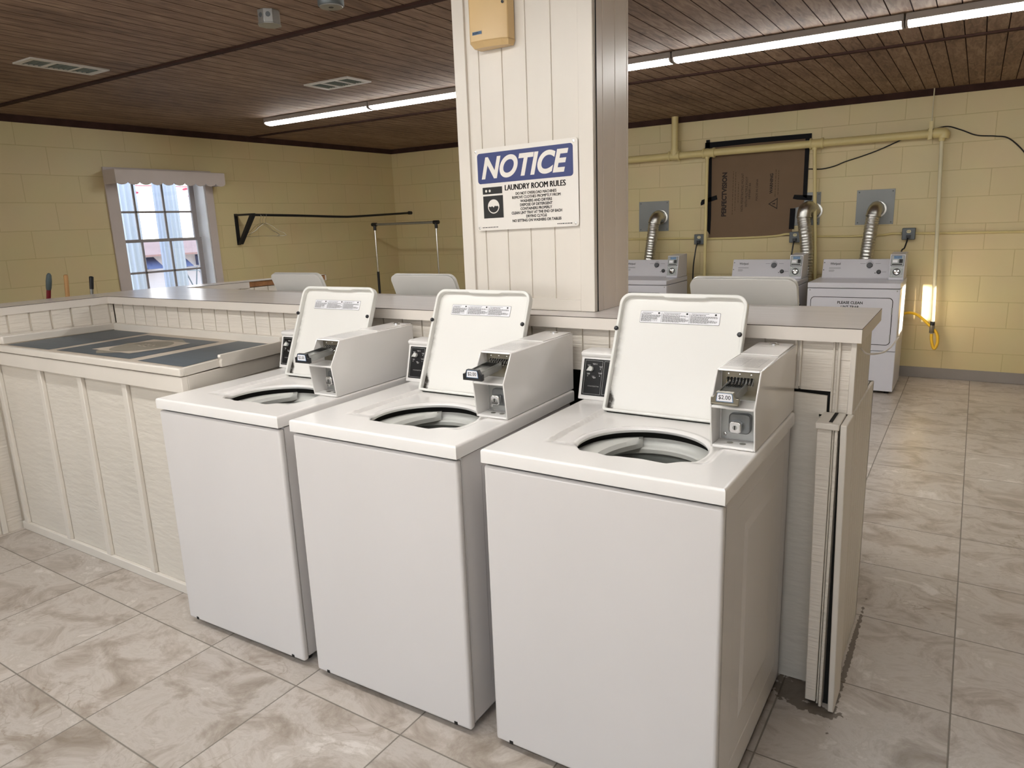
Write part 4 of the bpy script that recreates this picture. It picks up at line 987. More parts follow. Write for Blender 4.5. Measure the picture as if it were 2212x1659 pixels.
# ================================================================ DRYERS
def make_dryer():
    x0, x1, yf, yb = -.110, .620, 5.226, 5.84
    t = thing('tumble_dryer', ((x0+x1)/2, (yf+yb)/2, 0), 'x', 'dryer')
    mb = MB(); mb.box(x0, x1, yf+.02, yb, .022, .903, M_dryer); mb.build('cabinet', t, bevel=.004)
    for fx in (x0+.05, x1-.05):
        for fy in (yf+.06, yb-.05):
            mb = MB(); mb.lathe([(0, 0), (.02, 0), (.02, .01), (.01, .012), (.01, .03), (0, .03)], (fx, fy, 0), M_black, 12); mb.build('foot', t)
    mb = MB(); mb.box(x0, x1, yf, yb, .9075, .953, M_dryer); mb.build('top_deck', t, bevel=.006, seg=3)
    mb = MB(); mb.box(x0+.001, x1-.001, yf+.002, yf+.02, .376, .902, M_dryer); mb.build('front_panel', t, bevel=.004)
    mb = MB(); mb.box(x0+.001, x1-.001, yf+.002, yf+.02, .024, .370, M_dryer); mb.build('lower_panel', t, bevel=.004)
    mb = MB(); dx0, dx1, dz0, dz1 = x0+.036, x1-.052, .432, .826
    A = [V(a, yf+.0005, b) for a, b in rrect(dx0-.005, dx1+.005, dz0-.005, dz1+.005, .034)]; B = [V(a, yf+.0005, b) for a, b in rrect(dx0, dx1, dz0, dz1, .03)]
    mb.ring(A, B, V(0, -.002, 0), M_dark); mb.build('door_gap_ring', t, smooth=False)  # raised dark ring drawn in for the shaded gap round the door
    mb = MB(); mb.ext([V(a, yf+.002, b) for a, b in rrect(dx0, dx1, dz0, dz1, .03)], (0, -.003, 0), M_dryer); dr = mb.build('door', t, bevel=.001)
    mb = MB(); P = V(0, yf-.001, 0); u, v_, n_ = V(1, 0, 0), V(0, 0, 1), V(0, -1, 0); cxt = x0+.352
    mb.text('PLEASE CLEAN', P, u, v_, n_, cxt-.1, .772, .2, .024, M_ink, bold=.03); mb.text('LINT TRAP', P, u, v_, n_, cxt-.07, .735, .14, .024, M_ink, bold=.03)
    mb.text('BEFORE USE', P, u, v_, n_, cxt-.08, .698, .16, .024, M_ink, bold=.03) if False else None
    mb.build('door_lettering', dr, smooth=False)
    for q in (.72, .49):
        mb = MB(); mb.box(dx1-.004, dx1+.004, yf-.003, yf+.001, q-.03, q+.03, M_steel); mb.build('hinge', dr, bevel=.001)
    for q in (x0+.022, x1-.022):
        mb = MB(); mb.lathe([(.006, 0), (.005, .002), (0, .003)], (q, yf+.002, .888), M_steel, 12, ax=(0, -1, 0)); mb.build('screw', t)
    mb = MB(); prof = [(5.700, .953), (5.700, .960), (5.755, 1.122), (5.80, 1.122), (5.80, .953)]
    mb.ext([V(x0+.035, a, b) for a, b in prof], (x1-x0-.16, 0, 0), M_dryerpn)
    cv = V(0, .055, .162).normalized(); cnn = V(0, -.162, .055).normalized(); Pc = V(x0+.035, 5.700, .960)
    mb.text('Whirlpool', Pc, u, cv, cnn, .062, .112, .088, .028, M_ink, bold=.02)
    for (a, b, w_) in ((.055, .090, .10), (.055, .082, .10), (.055, .068, .045), (.055, .061, .05), (.055, .054, .042)): mb.strip(Pc, u, cv, cnn, a, a+w_, b, b+.0028, M_inkg)
    for (a, b, w_) in ((.315, .128, .042), (.44, .128, .042), (.38, .153, .03), (.378, .083, .028), (.50, .052, .034)): mb.strip(Pc, u, cv, cnn, a, a+w_, b, b+.003, M_inkg)
    for i in range(14):
        a0_, a1_ = radians_(20+10*i), radians_(28+10*i); R_ = .033
        mb.poly(Pc, u, cv, cnn, [(.394+R_*cos(a0_), .115+R_*sin(a0_)), (.394+(R_+.002)*cos(a0_), .115+(R_+.002)*sin(a0_)), (.394+(R_+.002)*cos(a1_), .115+(R_+.002)*sin(a1_)), (.394+R_*cos(a1_), .115+R_*sin(a1_))], M_ink)
    for a, b in ((.012, .14), (.010, .07), (.445, .043)): mb.poly(Pc, u, cv, cnn, [(a+.0045*cos(i*pi/5), b+.0045*sin(i*pi/5)) for i in range(10)], M_ink)
    cs = mb.build('control_console', t, smooth=False)
    mb = MB(); mb.lathe([(.027, 0), (.026, .004), (.022, .016), (0, .018)], Pc+u*.394+cv*.115, M_knob, 24, ax=cnn); mb.build('timer_knob', cs)
    mb = MB(); mb.lathe([(.019, 0), (.019, .006), (.014, .012), (0, .013)], Pc+u*.474+cv*.053, M_black, 20, ax=cnn); mb.build('start_button', cs)
    # coin meter
    m0, m1 = x1-.126, x1-.008
    mb = MB(); prof = [(5.545, .9545), (5.56, 1.03), (5.60, 1.172), (5.84, 1.182), (5.84, .9545)]
    mb.ext([V(m0, a, b) for a, b in prof], (m1-m0, 0, 0), M_dryer); cm = mb.build('coin_meter', t, bevel=.003)
    fv = V(0, .055, .2175).normalized(); fn = V(0, -.2175, .055).normalized(); Pf = V(m0, 5.5465, .9545)
    Pf = V(m0, 5.541, .9545)
    mb = MB(); mb.strip(Pf, u, fv, fn, .009, .110, .122, .216, M_grey, .0035); mb.strip(Pf, u, fv, fn, .030, .092, .186, .210, M_blueish, .0045)
    mb.outline(Pf, u, fv, fn, .009, .110, .122, .216, .003, M_ink, .005)
    mb.strip(Pf, u, fv, fn, .022, .060, .152, .176, M_paper, .0045); mb.strip(Pf, u, fv, fn, .072, .10, .148, .182, M_ink, .0045)
    mb.text('$1.50' if False else 'IIII', Pf, u, fv, fn, .026, .156, .030, .016, M_ink, lift=.005) if False else None
    mb.strip(Pf, u, fv, fn, .018, .098, .132, .141, M_ink, .0045); mb.build('coin_face', cm, smooth=False)
    mb = MB(); mb.strip(Pf, u, fv, fn, .009, .110, .024, .116, M_grey, .0035)
    for a, b in ((.022, .104), (.098, .104), (.022, .036), (.098, .036)): mb.poly(Pf, u, fv, fn, [(a+.005*cos(i*pi/5), b+.005*sin(i*pi/5)) for i in range(10)], M_steel, .005)
    mb.build('coin_box_face', cm, smooth=False)
    mb = MB(); mb.lathe([(.030, .0), (.030, .005), (.026, .006), (.023, .004)], Pf+u*.060+fv*.070, M_black, 24, ax=fn); mb.lathe([(.022, .003), (.021, .010), (.005, .012), (.0045, .008), (0, .008)], Pf+u*.060+fv*.070, M_chrome, 24, ax=fn); mb.build('lock', cm)
    return t
D1 = make_dryer(); D1['label'] = 'white coin dryer nearest the yellow gas hose, console fully in view'; D1['group'] = 'dryers along the back wall'
D2 = copy_tree(D1); D2.location.x += -.838; D2['label'] = 'white coin dryer below the cardboard sheet, half hidden by a raised lid'
D3 = copy_tree(D1); D3.location.x += -2.035; D3['label'] = 'white coin dryer partly hidden by the pillar'

# vent plates and ducts
def plate(x0, x1, z0, z1, label):
    t = thing('vent_plate', ((x0+x1)/2, YB-.002, z0), label, 'vent plate', 'grey wall plates behind the dryer ducts')
    mb = MB(); mb.box(x0, x1, YB-.004, YB-.0005, z0, z1, M_plate); mb.build('sheet', t, bevel=.001)
    for a in (x0+.02, x1-.02):
        for b in (z0+.02, z1-.02):
            mb = MB(); mb.lathe([(.006, 0), (.004, .003), (0, .004)], (a, YB-.004, b), M_obox, 10, ax=(0, -1, 0)); mb.build('screw', t)
plate(.131, .452, 1.423, 1.741, 'square grey metal wall plate behind the duct nearest the gas hose')
plate(-.500, -.185, 1.433, 1.745, 'grey metal wall plate partly covered by the cardboard sheet')
plate(-2.056, -1.713, 1.413, 1.732, 'square grey metal wall plate just right of the pillar')
def duct(path, label, r=.056, ne=3):
    P0 = Vector(path[0]); pts = spl(path, 10)
    t = thing('dryer_duct', (P0.x, P0.y, path[-1][2]), label, 'duct', 'dryer ducts on the back wall')
    # elbow = first section, corrugated hose = rest
    cut = int(len(pts)*.42)
    mb = MB(); mb.tube(pts[:cut+1], [r*1.12 if i < cut-1 else r*1.16 for i in range(cut+1)], M_foil, 12)
    mb.tube([pts[cut-1], pts[cut]], r*1.2, M_foil, 20); mb.lathe([(r*1.35, 0), (r*1.35, .006), (r*1.1, .008)], (P0.x, P0.y, P0.z), M_foil, 20, ax=(0, -1, 0)); mb.build('elbow', t)
    fine = []
    for i in range(cut, len(pts)-1):
        a, b = pts[i], pts[i+1]; k = max(2, int((b-a).length/.006))
        for j in range(k): fine.append(a.lerp(b, j/k))
    fine.append(pts[-1])
    mb = MB(); mb.tube(fine, [r*(1+.05*(1 if (i//2) % 2 else -.4)) for i in range(len(fine))], M_foil, 20); mb.build('corrugated_hose', t)
duct([(.315, 6.068, 1.56), (.312, 6.0, 1.575), (.305, 5.945, 1.55), (.296, 5.925, 1.49), (.285, 5.92, 1.38), (.272, 5.915, 1.2), (.262, 5.91, 1.0), (.26, 5.91, .5)], 'silver dryer duct on the grey plate nearest the gas hose')
duct([(-.24, 6.068, 1.565), (-.262, 5.99, 1.60), (-.295, 5.93, 1.58), (-.302, 5.915, 1.50), (-.285, 5.91, 1.40), (-.262, 5.91, 1.22), (-.26, 5.91, 1.0), (-.26, 5.91, .5)], 'silver dryer duct curling down beside the lower corner of the cardboard', r=.058)
duct([(-1.80, 6.068, 1.56), (-1.802, 6.0, 1.575), (-1.812, 5.945, 1.55), (-1.825, 5.925, 1.49), (-1.838, 5.92, 1.38), (-1.862, 5.915, 1.2), (-1.88, 5.91, 1.0), (-1.89, 5.91, .5)], 'silver dryer duct just right of the pillar')

# cardboard sheet and its tape
cb = thing('cardboard_sheet', (-.80, 6.066, 1.333), 'printed brown cardboard sheet taped over an opening in the back wall', 'cardboard')
yc = YB-.010
mb = MB(); mb.ext([V(a, yc, b) for a, b in ((-1.286, 2.275), (-1.272, 1.334), (-.436, 1.334), (-.436, 1.60), (-.345, 1.62), (-.330, 1.70), (-.318, 2.268))], (0, .005, 0), M_card); mb.build('sheet', cb, smooth=False)
mb = MB(); P = V(0, yc, 0); u, v_, n_ = V(0, 0, 1), V(-1, 0, 0), V(0, -1, 0)
def ct_(s_, xc, z0, z1, h_, bold=.01, m=M_cardk): mb.text(s_, P, u, v_, n_, z0, -xc-h_/2, z1-z0, h_, m, bold=bold, lift=.0008)
ct_('PERFECTVISION', -1.118, 1.545, 1.985, .052, .045)
ct_('NON PENETRATING MOUNT', -.935, 1.59, 1.965, .022, .0); ct_('WITH MULTIPLE FOOT', -.893, 1.63, 1.93, .022, .0); ct_('NPRBR1.66', -.862, 1.71, 1.865, .020, .0)
ct_('MADE IN CHINA', -.79, 1.69, 1.90, .020, .0); ct_('WARNING', -.652, 1.75, 1.945, .030, .035)
rnd = random.Random(9)
for xc, z0, z1 in ((-1.03, 1.56, 1.99), (-1.005, 1.60, 1.98), (-.975, 1.68, 1.88), (-.612, 1.72, 1.99), (-.585, 1.74, 1.97)):
    z = z0
    while z < z1: q = rnd.uniform(.012, .035); mb.strip(P, u, v_, n_, z, min(z+q, z1), -xc-.003, -xc+.003, M_cardk2, .0008); z += q+.008
tri = [(-.675, 1.652), (-.585, 1.598), (-.585, 1.708)]; ti = [(-.660, 1.652), (-.592, 1.612), (-.592, 1.694)]
for i in range(3):
    j = (i+1) % 3; mb.f([V(tri[i][0], yc-.0008, tri[i][1]), V(tri[j][0], yc-.0008, tri[j][1]), V(ti[j][0], yc-.0008, ti[j][1]), V(ti[i][0], yc-.0008, ti[i][1])], M_cardk)
mb.f([V(a, yc-.0008, b) for a, b in ((-.635, 1.648), (-.608, 1.646), (-.608, 1.660), (-.635, 1.656))], M_cardk)
mb.build('printing', cb, smooth=False)
def tape(pts):
    mb = MB(); mb.ext([V(a, yc-.0015, b) for a, b in pts], (0, -.0008, 0), M_tape); mb.build('tape_strip', cb, smooth=False)
tape([(-1.328, 2.292), (-1.329, 2.236), (-.80, 2.248), (-.296, 2.246), (-.296, 2.292), (-.80, 2.295)])
tape([(-1.318, 2.318), (-1.32, 2.24), (-1.28, 2.24), (-1.28, 2.318)])
tape([(-1.292, 2.236), (-1.298, 1.42), (-1.255, 1.36), (-1.248, 1.55), (-1.256, 2.236)])
tape([(-.352, 2.246), (-.35, 1.71), (-.312, 1.69), (-.312, 2.246)])
tape([(-1.364, 1.690), (-1.352, 1.722), (-1.196, 1.764), (-1.186, 1.720), (-1.30, 1.690), (-1.36, 1.665)])
tape([(-.442, 1.692), (-.430, 1.730), (-.262, 1.715), (-.265, 1.668), (-.40, 1.682)])
tape([(-.462, 1.60), (-.466, 1.40), (-.418, 1.40), (-.412, 1.60)])

# gas pipe
gp = thing('gas_pipe', (-.6, 5.97, 2.15), 'cream painted gas pipe running along the back wall below the ceiling', 'pipe')
r = .038; yp = 5.985
mb = MB(); mb.tube([V(-3.9, yp, 2.175), V(.78, yp, 2.19)], r*.93, M_pipe, 18); mb.build('main_run', gp)
def fit(x, z=2.187, L=.06, m=M_pipe):
    mb.tube([V(x-L, yp, z), V(x-L+.018, yp, z)], r*1.3, m, 18); mb.tube([V(x-L+.018, yp, z), V(x+L-.018, yp, z)], r*1.12, m, 18); mb.tube([V(x+L-.018, yp, z), V(x+L, yp, z)], r*1.3, m, 18)
for x in (-1.627, -1.262, -.235):
    mb = MB(); fit(x, 2.187 if x > -1 else 2.183)
    if x < -1.5: mb.tube([V(x, yp, 2.18), V(x, yp, 2.245)], r*1.18, M_pipe, 18)
    mb.build('tee_fitting', gp)
mb = MB(); mb.tube([V(-1.627, yp, 2.2), V(-1.627, yp, ZC-.0005)], r*.9, M_pipe, 18); mb.build('riser', gp)
mb = MB(); mb.tube(spl([V(.72, yp, 2.19), V(.775, yp, 2.19), V(.80, yp, 2.18), V(.795, yp, 2.145)], 6), r*1.15, M_pipe, 16); mb.build('elbow', gp)
for (xa, za, xb, zb_) in ((-1.278, 2.16, -1.279, .42), (-.251, 2.16, -.150, .42), (.786, 2.15, .846, .545)):
    mb = MB(); mb.tube([V(xa, yp, za), V(xb, yp-.01, zb_)], .0165, M_pipew if xa > .5 else M_pipe, 12)
    mb.tube([V(xa, yp, za), V(xa, yp, za-.03)], .024, M_pipe, 12); mb.build('drop_pipe', gp)
mb = MB(); mb.tube([V(.697, yp, 2.19), V(.697, yp, 2.27), V(.697, 6.0, 2.285), V(.694, 6.03, ZC-.0005)], .005, M_pipew, 8); mb.ext([V(.683, yp-.045, 2.14), V(.711, yp-.045, 2.14), V(.711, yp-.045, 2.29), V(.683, yp-.045, 2.29)], (0, .006, 0), M_pipe); mb.ring([V(.69, yp+.048*cos(i*pi/12), 2.19+.048*sin(i*pi/12)) for i in range(24)], [V(.69, yp+.036*cos(i*pi/12), 2.19+.036*sin(i*pi/12)) for i in range(24)], (.014, 0, 0), M_pipe); mb.build('hanger_rod', gp)
mb = MB(); mb.tube([V(.846, yp-.01, .545), V(.846, yp-.01, .51)], .019, M_iron, 12); mb.tube([V(.846, yp-.01, .51), V(.846, yp-.01, .44)], .021, M_brass, 8); mb.tube([V(.846, yp-.01, .44), V(.846, yp-.01, .425)], .012, M_chrome, 8); mb.build('valve', gp)
mb = MB(); mb.tube(spl([V(.846, 5.975, .43), V(.850, 5.965, .38), V(.868, 5.955, .31), V(.885, 5.955, .305), V(.900, 5.965, .36), V(.885, 5.975, .44), V(.83, 5.985, .50), V(.74, 5.985, .585), V(.68, 5.97, .615), V(.63, 5.93, .62), V(.58, 5.90, .60)], 8), .0125, M_yellow, 12)
tag(mb.build('gas_hose'), 'looped yellow gas hose hanging from the valve at the pipe end', 'hose')
# black cable
mb = MB(); mb.tube(spl([V(-.31, 6.062, 1.964), V(-.19, 6.062, 1.956), V(-.08, 6.062, 1.975), V(.013, 6.062, 2.009), V(.156, 6.062, 2.048), V(.296, 6.062, 2.094), V(.447, 6.062, 2.155), V(.56, 6.066, 2.20), V(.686, 6.062, 2.225), V(.81, 6.062, 2.245), V(.917, 6.062, 2.208), V(1.04, 6.062, 2.151), V(1.174, 6.062, 2.132), V(1.274, 6.062, 2.104), V(1.388, 6.062, 1.987), V(1.46, 6.062, 1.86), V(1.52, 6.062, 1.6)], 8), .0052, M_black, 8)
tag(mb.build('black_cable'), 'thin black cable draped over the gas pipe along the back wall', 'cable')
# conduit and outlets
mb = MB(); mb.tube([V(-3.8, YB-.014, 1.330), V(-2.0, YB-.014, 1.334), V(-1.41, YB-.016, 1.33)], .0105, M_pipe, 8); mb.tube(spl([V(-1.31, YB-.016, 1.322), V(-.9, YB-.014, 1.325), V(-.6, YB-.014, 1.336), V(-.5, YB-.014, 1.352), V(-.44, YB-.016, 1.352)], 6), .0105, M_pipe, 8)
mb.tube(spl([V(-.34, YB-.016, 1.33), V(.069, YB-.014, 1.320), V(.35, YB-.014, 1.325), V(.45, YB-.014, 1.337), V(.53, YB-.016, 1.336)], 6), .0105, M_pipe, 8); mb.tube(spl([V(.645, YB-.016, 1.337), V(.75, YB-.014, 1.334), V(1.4, YB-.014, 1.332), V(3.9, YB-.014, 1.335)], 4), .0105, M_pipe, 8)
tag(mb.build('electrical_conduit'), 'cream painted electrical conduit linking the outlets behind the dryers', 'conduit')
def outlet(x, z, cord, label, clabel):
    t = thing('outlet_box', (x, YB-.03, z-.053), label, 'outlet', 'outlets behind the dryers')
    mb = MB(); mb.box(x-.054, x+.054, YB-.056, YB-.0005, z-.053, z+.053, M_obox); mb.build('box', t, bevel=.006, seg=3)
    mb = MB()
    for dz_ in (.022,):
        mb.ext([V(a, YB-.056, b) for a, b in rrect(x-.018, x+.018, z+dz_-.014, z+dz_+.014, .012)], (0, -.0025, 0), M_recep)
    for a in (-.007, .007): mb.box(x+a-.0016, x+a+.0016, YB-.0595, YB-.0585, z+.019, z+.031, M_dark)
    mb.build('receptacle', t)
    mb = MB(); mb.box(x-.016, x+.016, YB-.088, YB-.0565, z-.040, z-.010, M_black)
    mb.tube(spl([V(x, YB-.078, z-.03)]+cord, 8), .007, M_black, 8)
    tag(mb.build('power_cord'), clabel, 'cord', 'dryer power cords')
outlet(.59, 1.332, [V(.585, 5.97, 1.27), V(.572, 5.93, 1.21), V(.555, 5.90, 1.19), V(.545, 5.885, 1.1), V(.545, 5.88, .9)], 'grey outlet box right of the duct nearest the gas hose', 'short black cord dropping to the dryer nearest the gas hose')
outlet(-.395, 1.322, [V(-.398, 5.97, 1.25), V(-.403, 5.94, 1.15), V(-.408, 5.90, 1.05), V(-.41, 5.88, .9)], 'grey outlet box at the lower right corner of the cardboard', 'black cord from the outlet at the cardboard corner')
outlet(-1.358, 1.318, [V(-1.37, 5.975, 1.25), V(-1.378, 5.95, 1.15), V(-1.384, 5.93, 1.03), V(-1.385, 5.92, .8), V(-1.385, 5.91, .5)], 'grey outlet box left of the cardboard beside the thin drop pipe', 'long black cord hanging from the outlet left of the cardboard')

# ================================================================ LEFT SIDE FURNISHINGS
xr_ = -5.327
cr = thing('clothes_rail', (XL+.15, 4.8, 1.44), 'black wall mounted clothes rail sagging across the corner on a triangular bracket', 'clothes rail')
mb = MB(); yb_ = 3.515
mb.box(XL, XL+.006, yb_-.022, yb_+.022, 1.435, 1.762, M_iron)
mb.box(XL+.006, xr_+.02, yb_-.02, yb_+.02, 1.738, 1.758, M_iron)
mb.ext([V(XL+.006, yb_-.02, 1.44), V(XL+.05, yb_-.02, 1.44), V(xr_+.025, yb_-.02, 1.74), V(xr_-.03, yb_-.02, 1.74)], (0, .04, 0), M_iron)
mb.build('bracket', cr, bevel=.001)
mb = MB(); mb.tube(spl([V(xr_, yb_-.01, 1.742), V(xr_, 4.1, 1.727), V(xr_, 4.75, 1.706), V(xr_, 5.0, 1.705), V(xr_, 5.5, 1.720), V(xr_, YB-.012, 1.739)], 6), .0135, M_iron, 12); mb.build('rail', cr)
mb = MB(); mb.lathe([(.022, 0), (.022, .05), (.014, .055)], (xr_, YB-.001, 1.739), M_iron, 16, ax=(0, -1, 0)); mb.build('end_socket', cr)
def hanger(y, tw, label):
    mb = MB(); x = xr_; z = 1.728
    def Rr(dx, dy, dz_): return V(x+dx*cos(tw)-dy*sin(tw), y+dx*sin(tw)+dy*cos(tw), z+dz_)
    hk = [Rr(-.018, 0, .0), Rr(-.014, 0, .016), Rr(0, 0, .022), Rr(.014, 0, .016), Rr(.018, 0, 0), Rr(.012, 0, -.02), Rr(.002, 0, -.035), Rr(0, 0, -.075)]
    mb.tube(spl(hk, 4), .0019, M_wire, 6)
    mb.tube(spl([Rr(0, 0, -.072), Rr(.03, 0, -.085), Rr(.08, 0, -.115), Rr(.12, 0, -.15), Rr(.19, 0, -.185), Rr(.205, 0, -.205), Rr(.19, 0, -.212), Rr(0, 0, -.208), Rr(-.19, 0, -.212), Rr(-.205, 0, -.205), Rr(-.19, 0, -.185), Rr(-.12, 0, -.15), Rr(-.08, 0, -.115), Rr(-.03, 0, -.085), Rr(0, 0, -.072)], 4), .0019, M_wire, 6)
    tag(mb.build('wire_hanger'), label, 'hanger', 'wire hangers bunched at the rail bracket')
for q, (yy, tw) in enumerate(((3.60, .35), (3.635, .15), (3.67, .55))):
    hanger(yy, tw, 'bare wire coat hanger bunched with others beside the rail bracket')
# garment rack
gr = thing('garment_rack', (-4.7, 5.25, 0), 'chrome garment rack with black corner joints standing in the far corner', 'garment rack')
yr, xa, xb, zr = 5.25, -5.235, -4.262, 1.60
mb = MB(); mb.tube([V(xa-.01, yr, zr), V(xb+.01, yr, zr)], .0145, M_steel, 14); mb.build('hanging_bar', gr)
for x, ln in ((xa, .02), (xb, .02)):
    mb = MB(); mb.tube([V(x, yr, .62), V(x, yr, zr-.01)], .0115, M_chrome, 14); mb.build('upright', gr)
    mb = MB(); mb.tube([V(x, yr, .08), V(x, yr, 1.02 if x == xa else 1.0)], .0165, M_black, 14); mb.build('lower_sleeve', gr)
    mb = MB(); s_ = 1 if x == xb else -1; mb.tube([V(x-s_*.035, yr, zr), V(x+s_*.04, yr, zr)], .022, M_black, 14); mb.tube([V(x, yr, zr), V(x, yr, zr-.07)], .019, M_black, 14); mb.build('corner_joint', gr)
    mb = MB(); mb.tube([V(x, yr-.24, .06), V(x, yr+.24, .06)], .013, M_black, 12)
    for q in (-.2, .2): mb.lathe([(.03, -.01), (.03, .01)], (x, yr+q, .03), M_black, 14, ax=(1, 0, 0)); mb.tube([V(x, yr+q, .03), V(x, yr+q, .06)], .008, M_black, 8)
    mb.build('foot_with_casters', gr)
mb = MB(); mb.tube([V(xa, yr, .10), V(xb, yr, .10)], .011, M_chrome, 12); mb.build('lower_bar', gr)
# broom handles behind the arm of the counter
def broom(xb_, yb_, xt, yt, zt, r, kind, label):
    P0, P1 = V(xb_, yb_, .10), V(xt, yt, zt); d = (P1-P0).normalized()
    t = thing('broom' if kind != 2 else 'dustpan_pole', (xb_, yb_, 0), label, 'broom' if kind != 2 else 'dustpan')
    mb = MB()
    if kind == 0:
        mb.tube([P0, P1-d*.10], r, M_red, 12); mb.build('handle', t)
        mb = MB(); mb.tube([P1-d*.105, P1-d*.09, P1-d*.05, P1-d*.015, P1-d*.004, P1], [r*1.05, r*1.25, r*1.35, r*1.1, r*.7, r*.2], M_slate, 14); mb.build('grip', t)
    elif kind == 1:
        mb.tube([P0, P1-d*.006, P1], [r, r, r*.7], M_ash, 12); mb.build('handle', t)
    else:
        mb.tube([P0, P1-d*.07], r*.9, M_steel, 12); mb.build('handle', t)
        mb = MB(); mb.tube([P1-d*.08, P1-d*.004, P1], [r*1.1, r*1.2, r*.8], M_black, 12); mb.build('grip', t)
    mb = MB()
    mb.ext([V(xb_-.03, yb_-.13, .005), V(xb_+.03, yb_-.13, .005), V(xb_+.02, yb_-.10, .13), V(xb_-.02, yb_-.10, .13)], (0, .24, 0), M_brist if kind != 2 else M_black); mb.build('brush_head' if kind != 2 else 'pan', t)
broom(-3.98, .58, -3.62, .641, 1.37, .0125, 0, 'broom with red handle and rounded grey grip behind the counter arm')
broom(-3.88, .77, -3.62, .735, 1.352, .0125, 1, 'plain wooden broom handle between the red and black handles')
broom(-3.76, .80, -3.60, .877, 1.331, .0110, 2, 'steel handle with black grip nearest the window behind the counter arm')

# ================================================================ CEILING THINGS
def fixture(x0, y, label, grp):
    x1 = x0+1.281; t = thing('strip_light', ((x0+x1)/2, y, 2.50), label, 'light', grp)
    mb = MB(); mb.box(x0+.002, x1-.002, y-.06, y+.06, 2.532, ZC-.0008, M_lightbd); mb.build('housing', t, bevel=.004)
    mb = MB(); prof = [(-.056, 2.5315), (-.052, 2.521), (-.036, 2.512), (0, 2.508), (.036, 2.512), (.052, 2.521), (.056, 2.5315)]
    mb.ext([V(x0+.014, y+a, b) for a, b in prof], (x1-x0-.028, 0, 0), M_lit); mb.build('diffuser', t)
    for q in (x0+.001, x1-.013):
        mb = MB(); mb.ext([V(q, y+a*1.06, b-.001 if b < 2.53 else b) for a, b in prof], (.012, 0, 0), M_lightbd); mb.build('end_cap', t)
    return t
labs = ['lit strip light at the far left end of the row', 'lit strip light running behind the pillar from the left', 'lit strip light mostly hidden behind the pillar', 'lit strip light just right of the pillar', 'lit strip light at the upper right corner of the view', 'lit strip light beyond the right frame edge']
for i in range(6): fixture(-4.445+1.285*i, 3.112, labs[i], 'strip lights beyond the pillar')
for yy in (-.6, -2.2):  # unseen rows added overhead to brighten the near side
    for i in range(3): fixture(-2.65+1.285*i, yy, 'unseen strip light added overhead to light the near side of the counter', 'strip lights overhead, outside the view')
def ceiling_vent(x0, x1, y0, y1, along, label):
    t = thing('ceiling_vent', ((x0+x1)/2, (y0+y1)/2, ZC-.012), label, 'vent')
    mb = MB(); A = [V(a, b, ZC-.010) for a, b in rrect(x0, x1, y0, y1, .004, 2)]
    mb.box(x0, x1, y0, y0+.03, ZC-.010, ZC-.001, M_ventw); mb.box(x0, x1, y1-.03, y1, ZC-.010, ZC-.001, M_ventw)
    mb.box(x0, x0+.03, y0+.03, y1-.03, ZC-.010, ZC-.001, M_ventw); mb.box(x1-.03, x1, y0+.03, y1-.03, ZC-.010, ZC-.001, M_ventw)
    for k in (1, 2):
        if along == 'x': c = x0+(x1-x0)*k/3; mb.box(c-.008, c+.008, y0+.03, y1-.03, ZC-.010, ZC-.001, M_ventw)
        else: c = y0+(y1-y0)*k/3; mb.box(x0+.03, x1-.03, c-.008, c+.008, ZC-.010, ZC-.001, M_ventw)
    mb.build('frame', t)
    mb = MB(); mb.box(x0+.02, x1-.02, y0+.02, y1-.02, ZC-.003, ZC-.001, M_venti)
    for k in range(14):
        if along == 'x': c = x0+.03+(x1-x0-.06)*(k+.5)/14; mb.box(c-.003, c+.001, y0+.03, y1-.03, ZC-.007, ZC-.003, M_venti)
        else: c = y0+.03+(y1-y0-.06)*(k+.5)/14; mb.box(x0+.03, x1-.03, c-.003, c+.001, ZC-.007, ZC-.003, M_venti)
    mb.build('louvre', t)
ceiling_vent(-3.652, -3.440, .660, 1.106, 'y', 'three section ceiling vent at the far left, above the counter arm')
ceiling_vent(-2.985, -2.560, 2.230, 2.465, 'x', 'three section ceiling vent between the left strip light and the dark batten')
# junction boxes
jb = thing('junction_box', (-1.762, .93, 2.508), 'bare octagonal steel junction box on the ceiling with a loose cover', 'junction box')
mb = MB(); mb.ext([V(-1.762+.052*cos(pi/8+i*pi/4), .93+.052*sin(pi/8+i*pi/4), 2.512) for i in range(8)], (0, 0, ZC-.0005-2.512), M_steel); mb.build('box', jb, bevel=.001)
mb = MB(); mb.ext([V(-1.760+.055*cos(pi/8+i*pi/4), .928+.055*sin(pi/8+i*pi/4), 2.506) for i in range(8)], (.0, 0, .004), M_steel); mb.build('cover', jb)
for a in (pi*1.25, pi*1.5, pi*1.75):
    mb = MB(); mb.lathe([(0, 0), (.011, 0), (.010, .001), (0, .001)], (-1.762+.0482*cos(a), .93+.0482*sin(a), 2.545), M_obox, 14, ax=(cos(a), sin(a), 0)); mb.build('knockout', jb)
jb = thing('junction_box', (-1.312, .885, 2.508), 'round grey ceiling box cut by the top edge of the photo', 'junction box')
mb = MB(); mb.lathe([(0, 2.5), (.052, 2.5), (.056, 2.506), (.056, ZC-.0005)], (-1.312, .885, 0), M_obox, 28); mb.build('box', jb)
mb = MB(); mb.lathe([(0, 2.497), (.048, 2.497), (.050, 2.5)], (-1.312, .885, 0), M_steel, 28); mb.lathe([(0, 2.496), (.010, 2.496), (.012, 2.4975)], (-1.312, .885, 0), M_black, 14); mb.build('cover', jb)

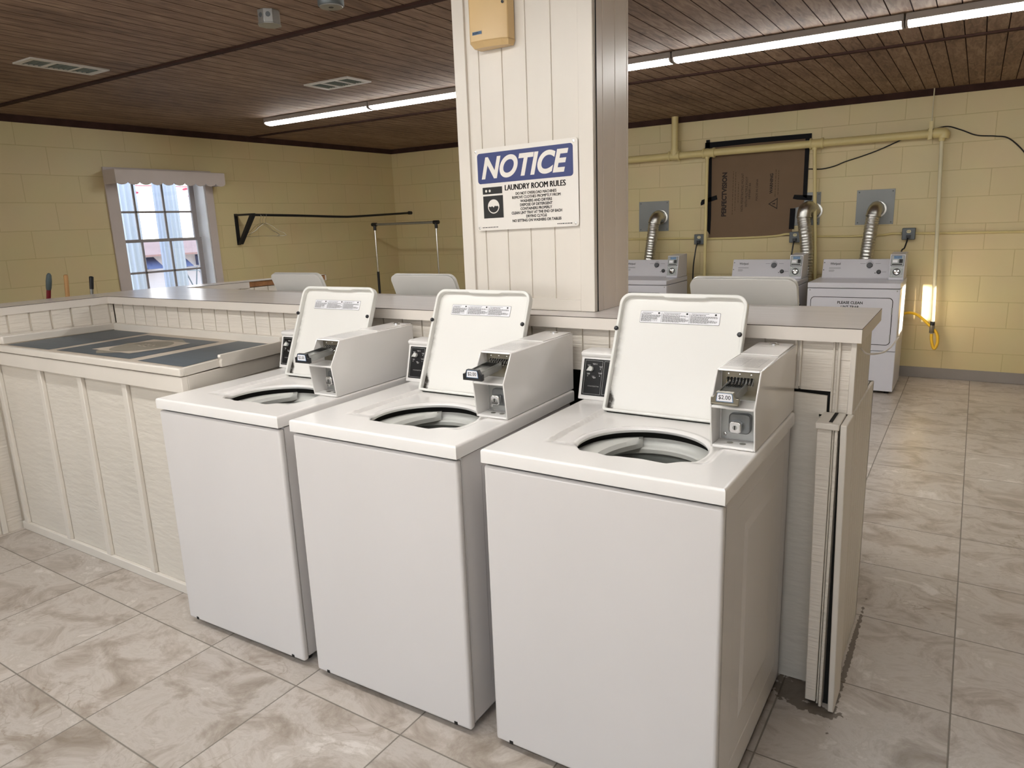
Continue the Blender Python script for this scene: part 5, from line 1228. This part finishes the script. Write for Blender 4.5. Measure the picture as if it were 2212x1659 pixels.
# ================================================================ LIGHT
sun = bpy.data.lights.new('sun', 'SUN'); sun.energy = 30; sun.angle = .012; sun.color = (1, .86, .66)
so = bpy.data.objects.new('sun', sun); COL.objects.link(so)
so.rotation_euler = Vector((-.13, .105, -.0035)).to_track_quat('-Z', 'Y').to_euler()
so.location = (8, -1, 3)
wd = bpy.data.worlds.new('world'); bpy.context.scene.world = wd; wd.use_nodes = True
nt = wd.node_tree; bg = nt.nodes['Background']
tc = node(nt, 'ShaderNodeTexCoord'); sp_ = node(nt, 'ShaderNodeSeparateXYZ'); nt.links.new(tc.outputs['Generated'], sp_.inputs[0])
rp = node(nt, 'ShaderNodeValToRGB'); rp.color_ramp.elements[0].color = (1, .96, .92, 1); rp.color_ramp.elements[1].color = (.5, .72, 1, 1); rp.color_ramp.elements[1].position = .5
nt.links.new(sp_.outputs[2], rp.inputs[0]); nt.links.new(rp.outputs[0], bg.inputs['Color']); bg.inputs['Strength'].default_value = 3.0

def portal(loc, rot, sx, sy):
    l = bpy.data.lights.new('portal', 'AREA'); l.shape = 'RECTANGLE'; l.size = sx; l.size_y = sy; l.cycles.is_portal = True
    o = bpy.data.objects.new('portal', l); COL.objects.link(o); o.location = loc; o.rotation_euler = rot
for a, b in FILL_WIN: portal(((a+b)/2, YF-.19, 1.475), (pi/2, 0, 0), b-a, 1.15)
portal((XL-.21, 2.72, 1.51), (0, -pi/2, 0), 1.22, .92)
# ================================================================ CAMERA
F_, yaw, pitch, roll = 1544.711, -.57410247, -.22276981, -.03727938
f = Vector((sin(yaw)*cos(pitch), cos(yaw)*cos(pitch), sin(pitch))); r0 = Vector((cos(yaw), -sin(yaw), 0)); u0 = r0.cross(f)
Rr_ = r0*cos(roll)+u0*sin(roll); U_ = -r0*sin(roll)+u0*cos(roll)
cam = bpy.data.cameras.new('camera'); co = bpy.data.objects.new('camera', cam); COL.objects.link(co)
cam.sensor_width = 36; cam.sensor_fit = 'HORIZONTAL'; cam.lens = F_/2212*36; cam.clip_start = .05; cam.clip_end = 200
m = Matrix((Rr_, U_, -f)).transposed().to_4x4(); m.translation = Vector((1.11486914, -1.54828573, 1.57062875)); co.matrix_world = m
sc = bpy.context.scene; sc.camera = co
sc.view_settings.view_transform = 'Standard'; sc.view_settings.look = 'None'; sc.view_settings.gamma = 1; sc.view_settings.exposure = .64
sc.view_settings.use_curve_mapping = False
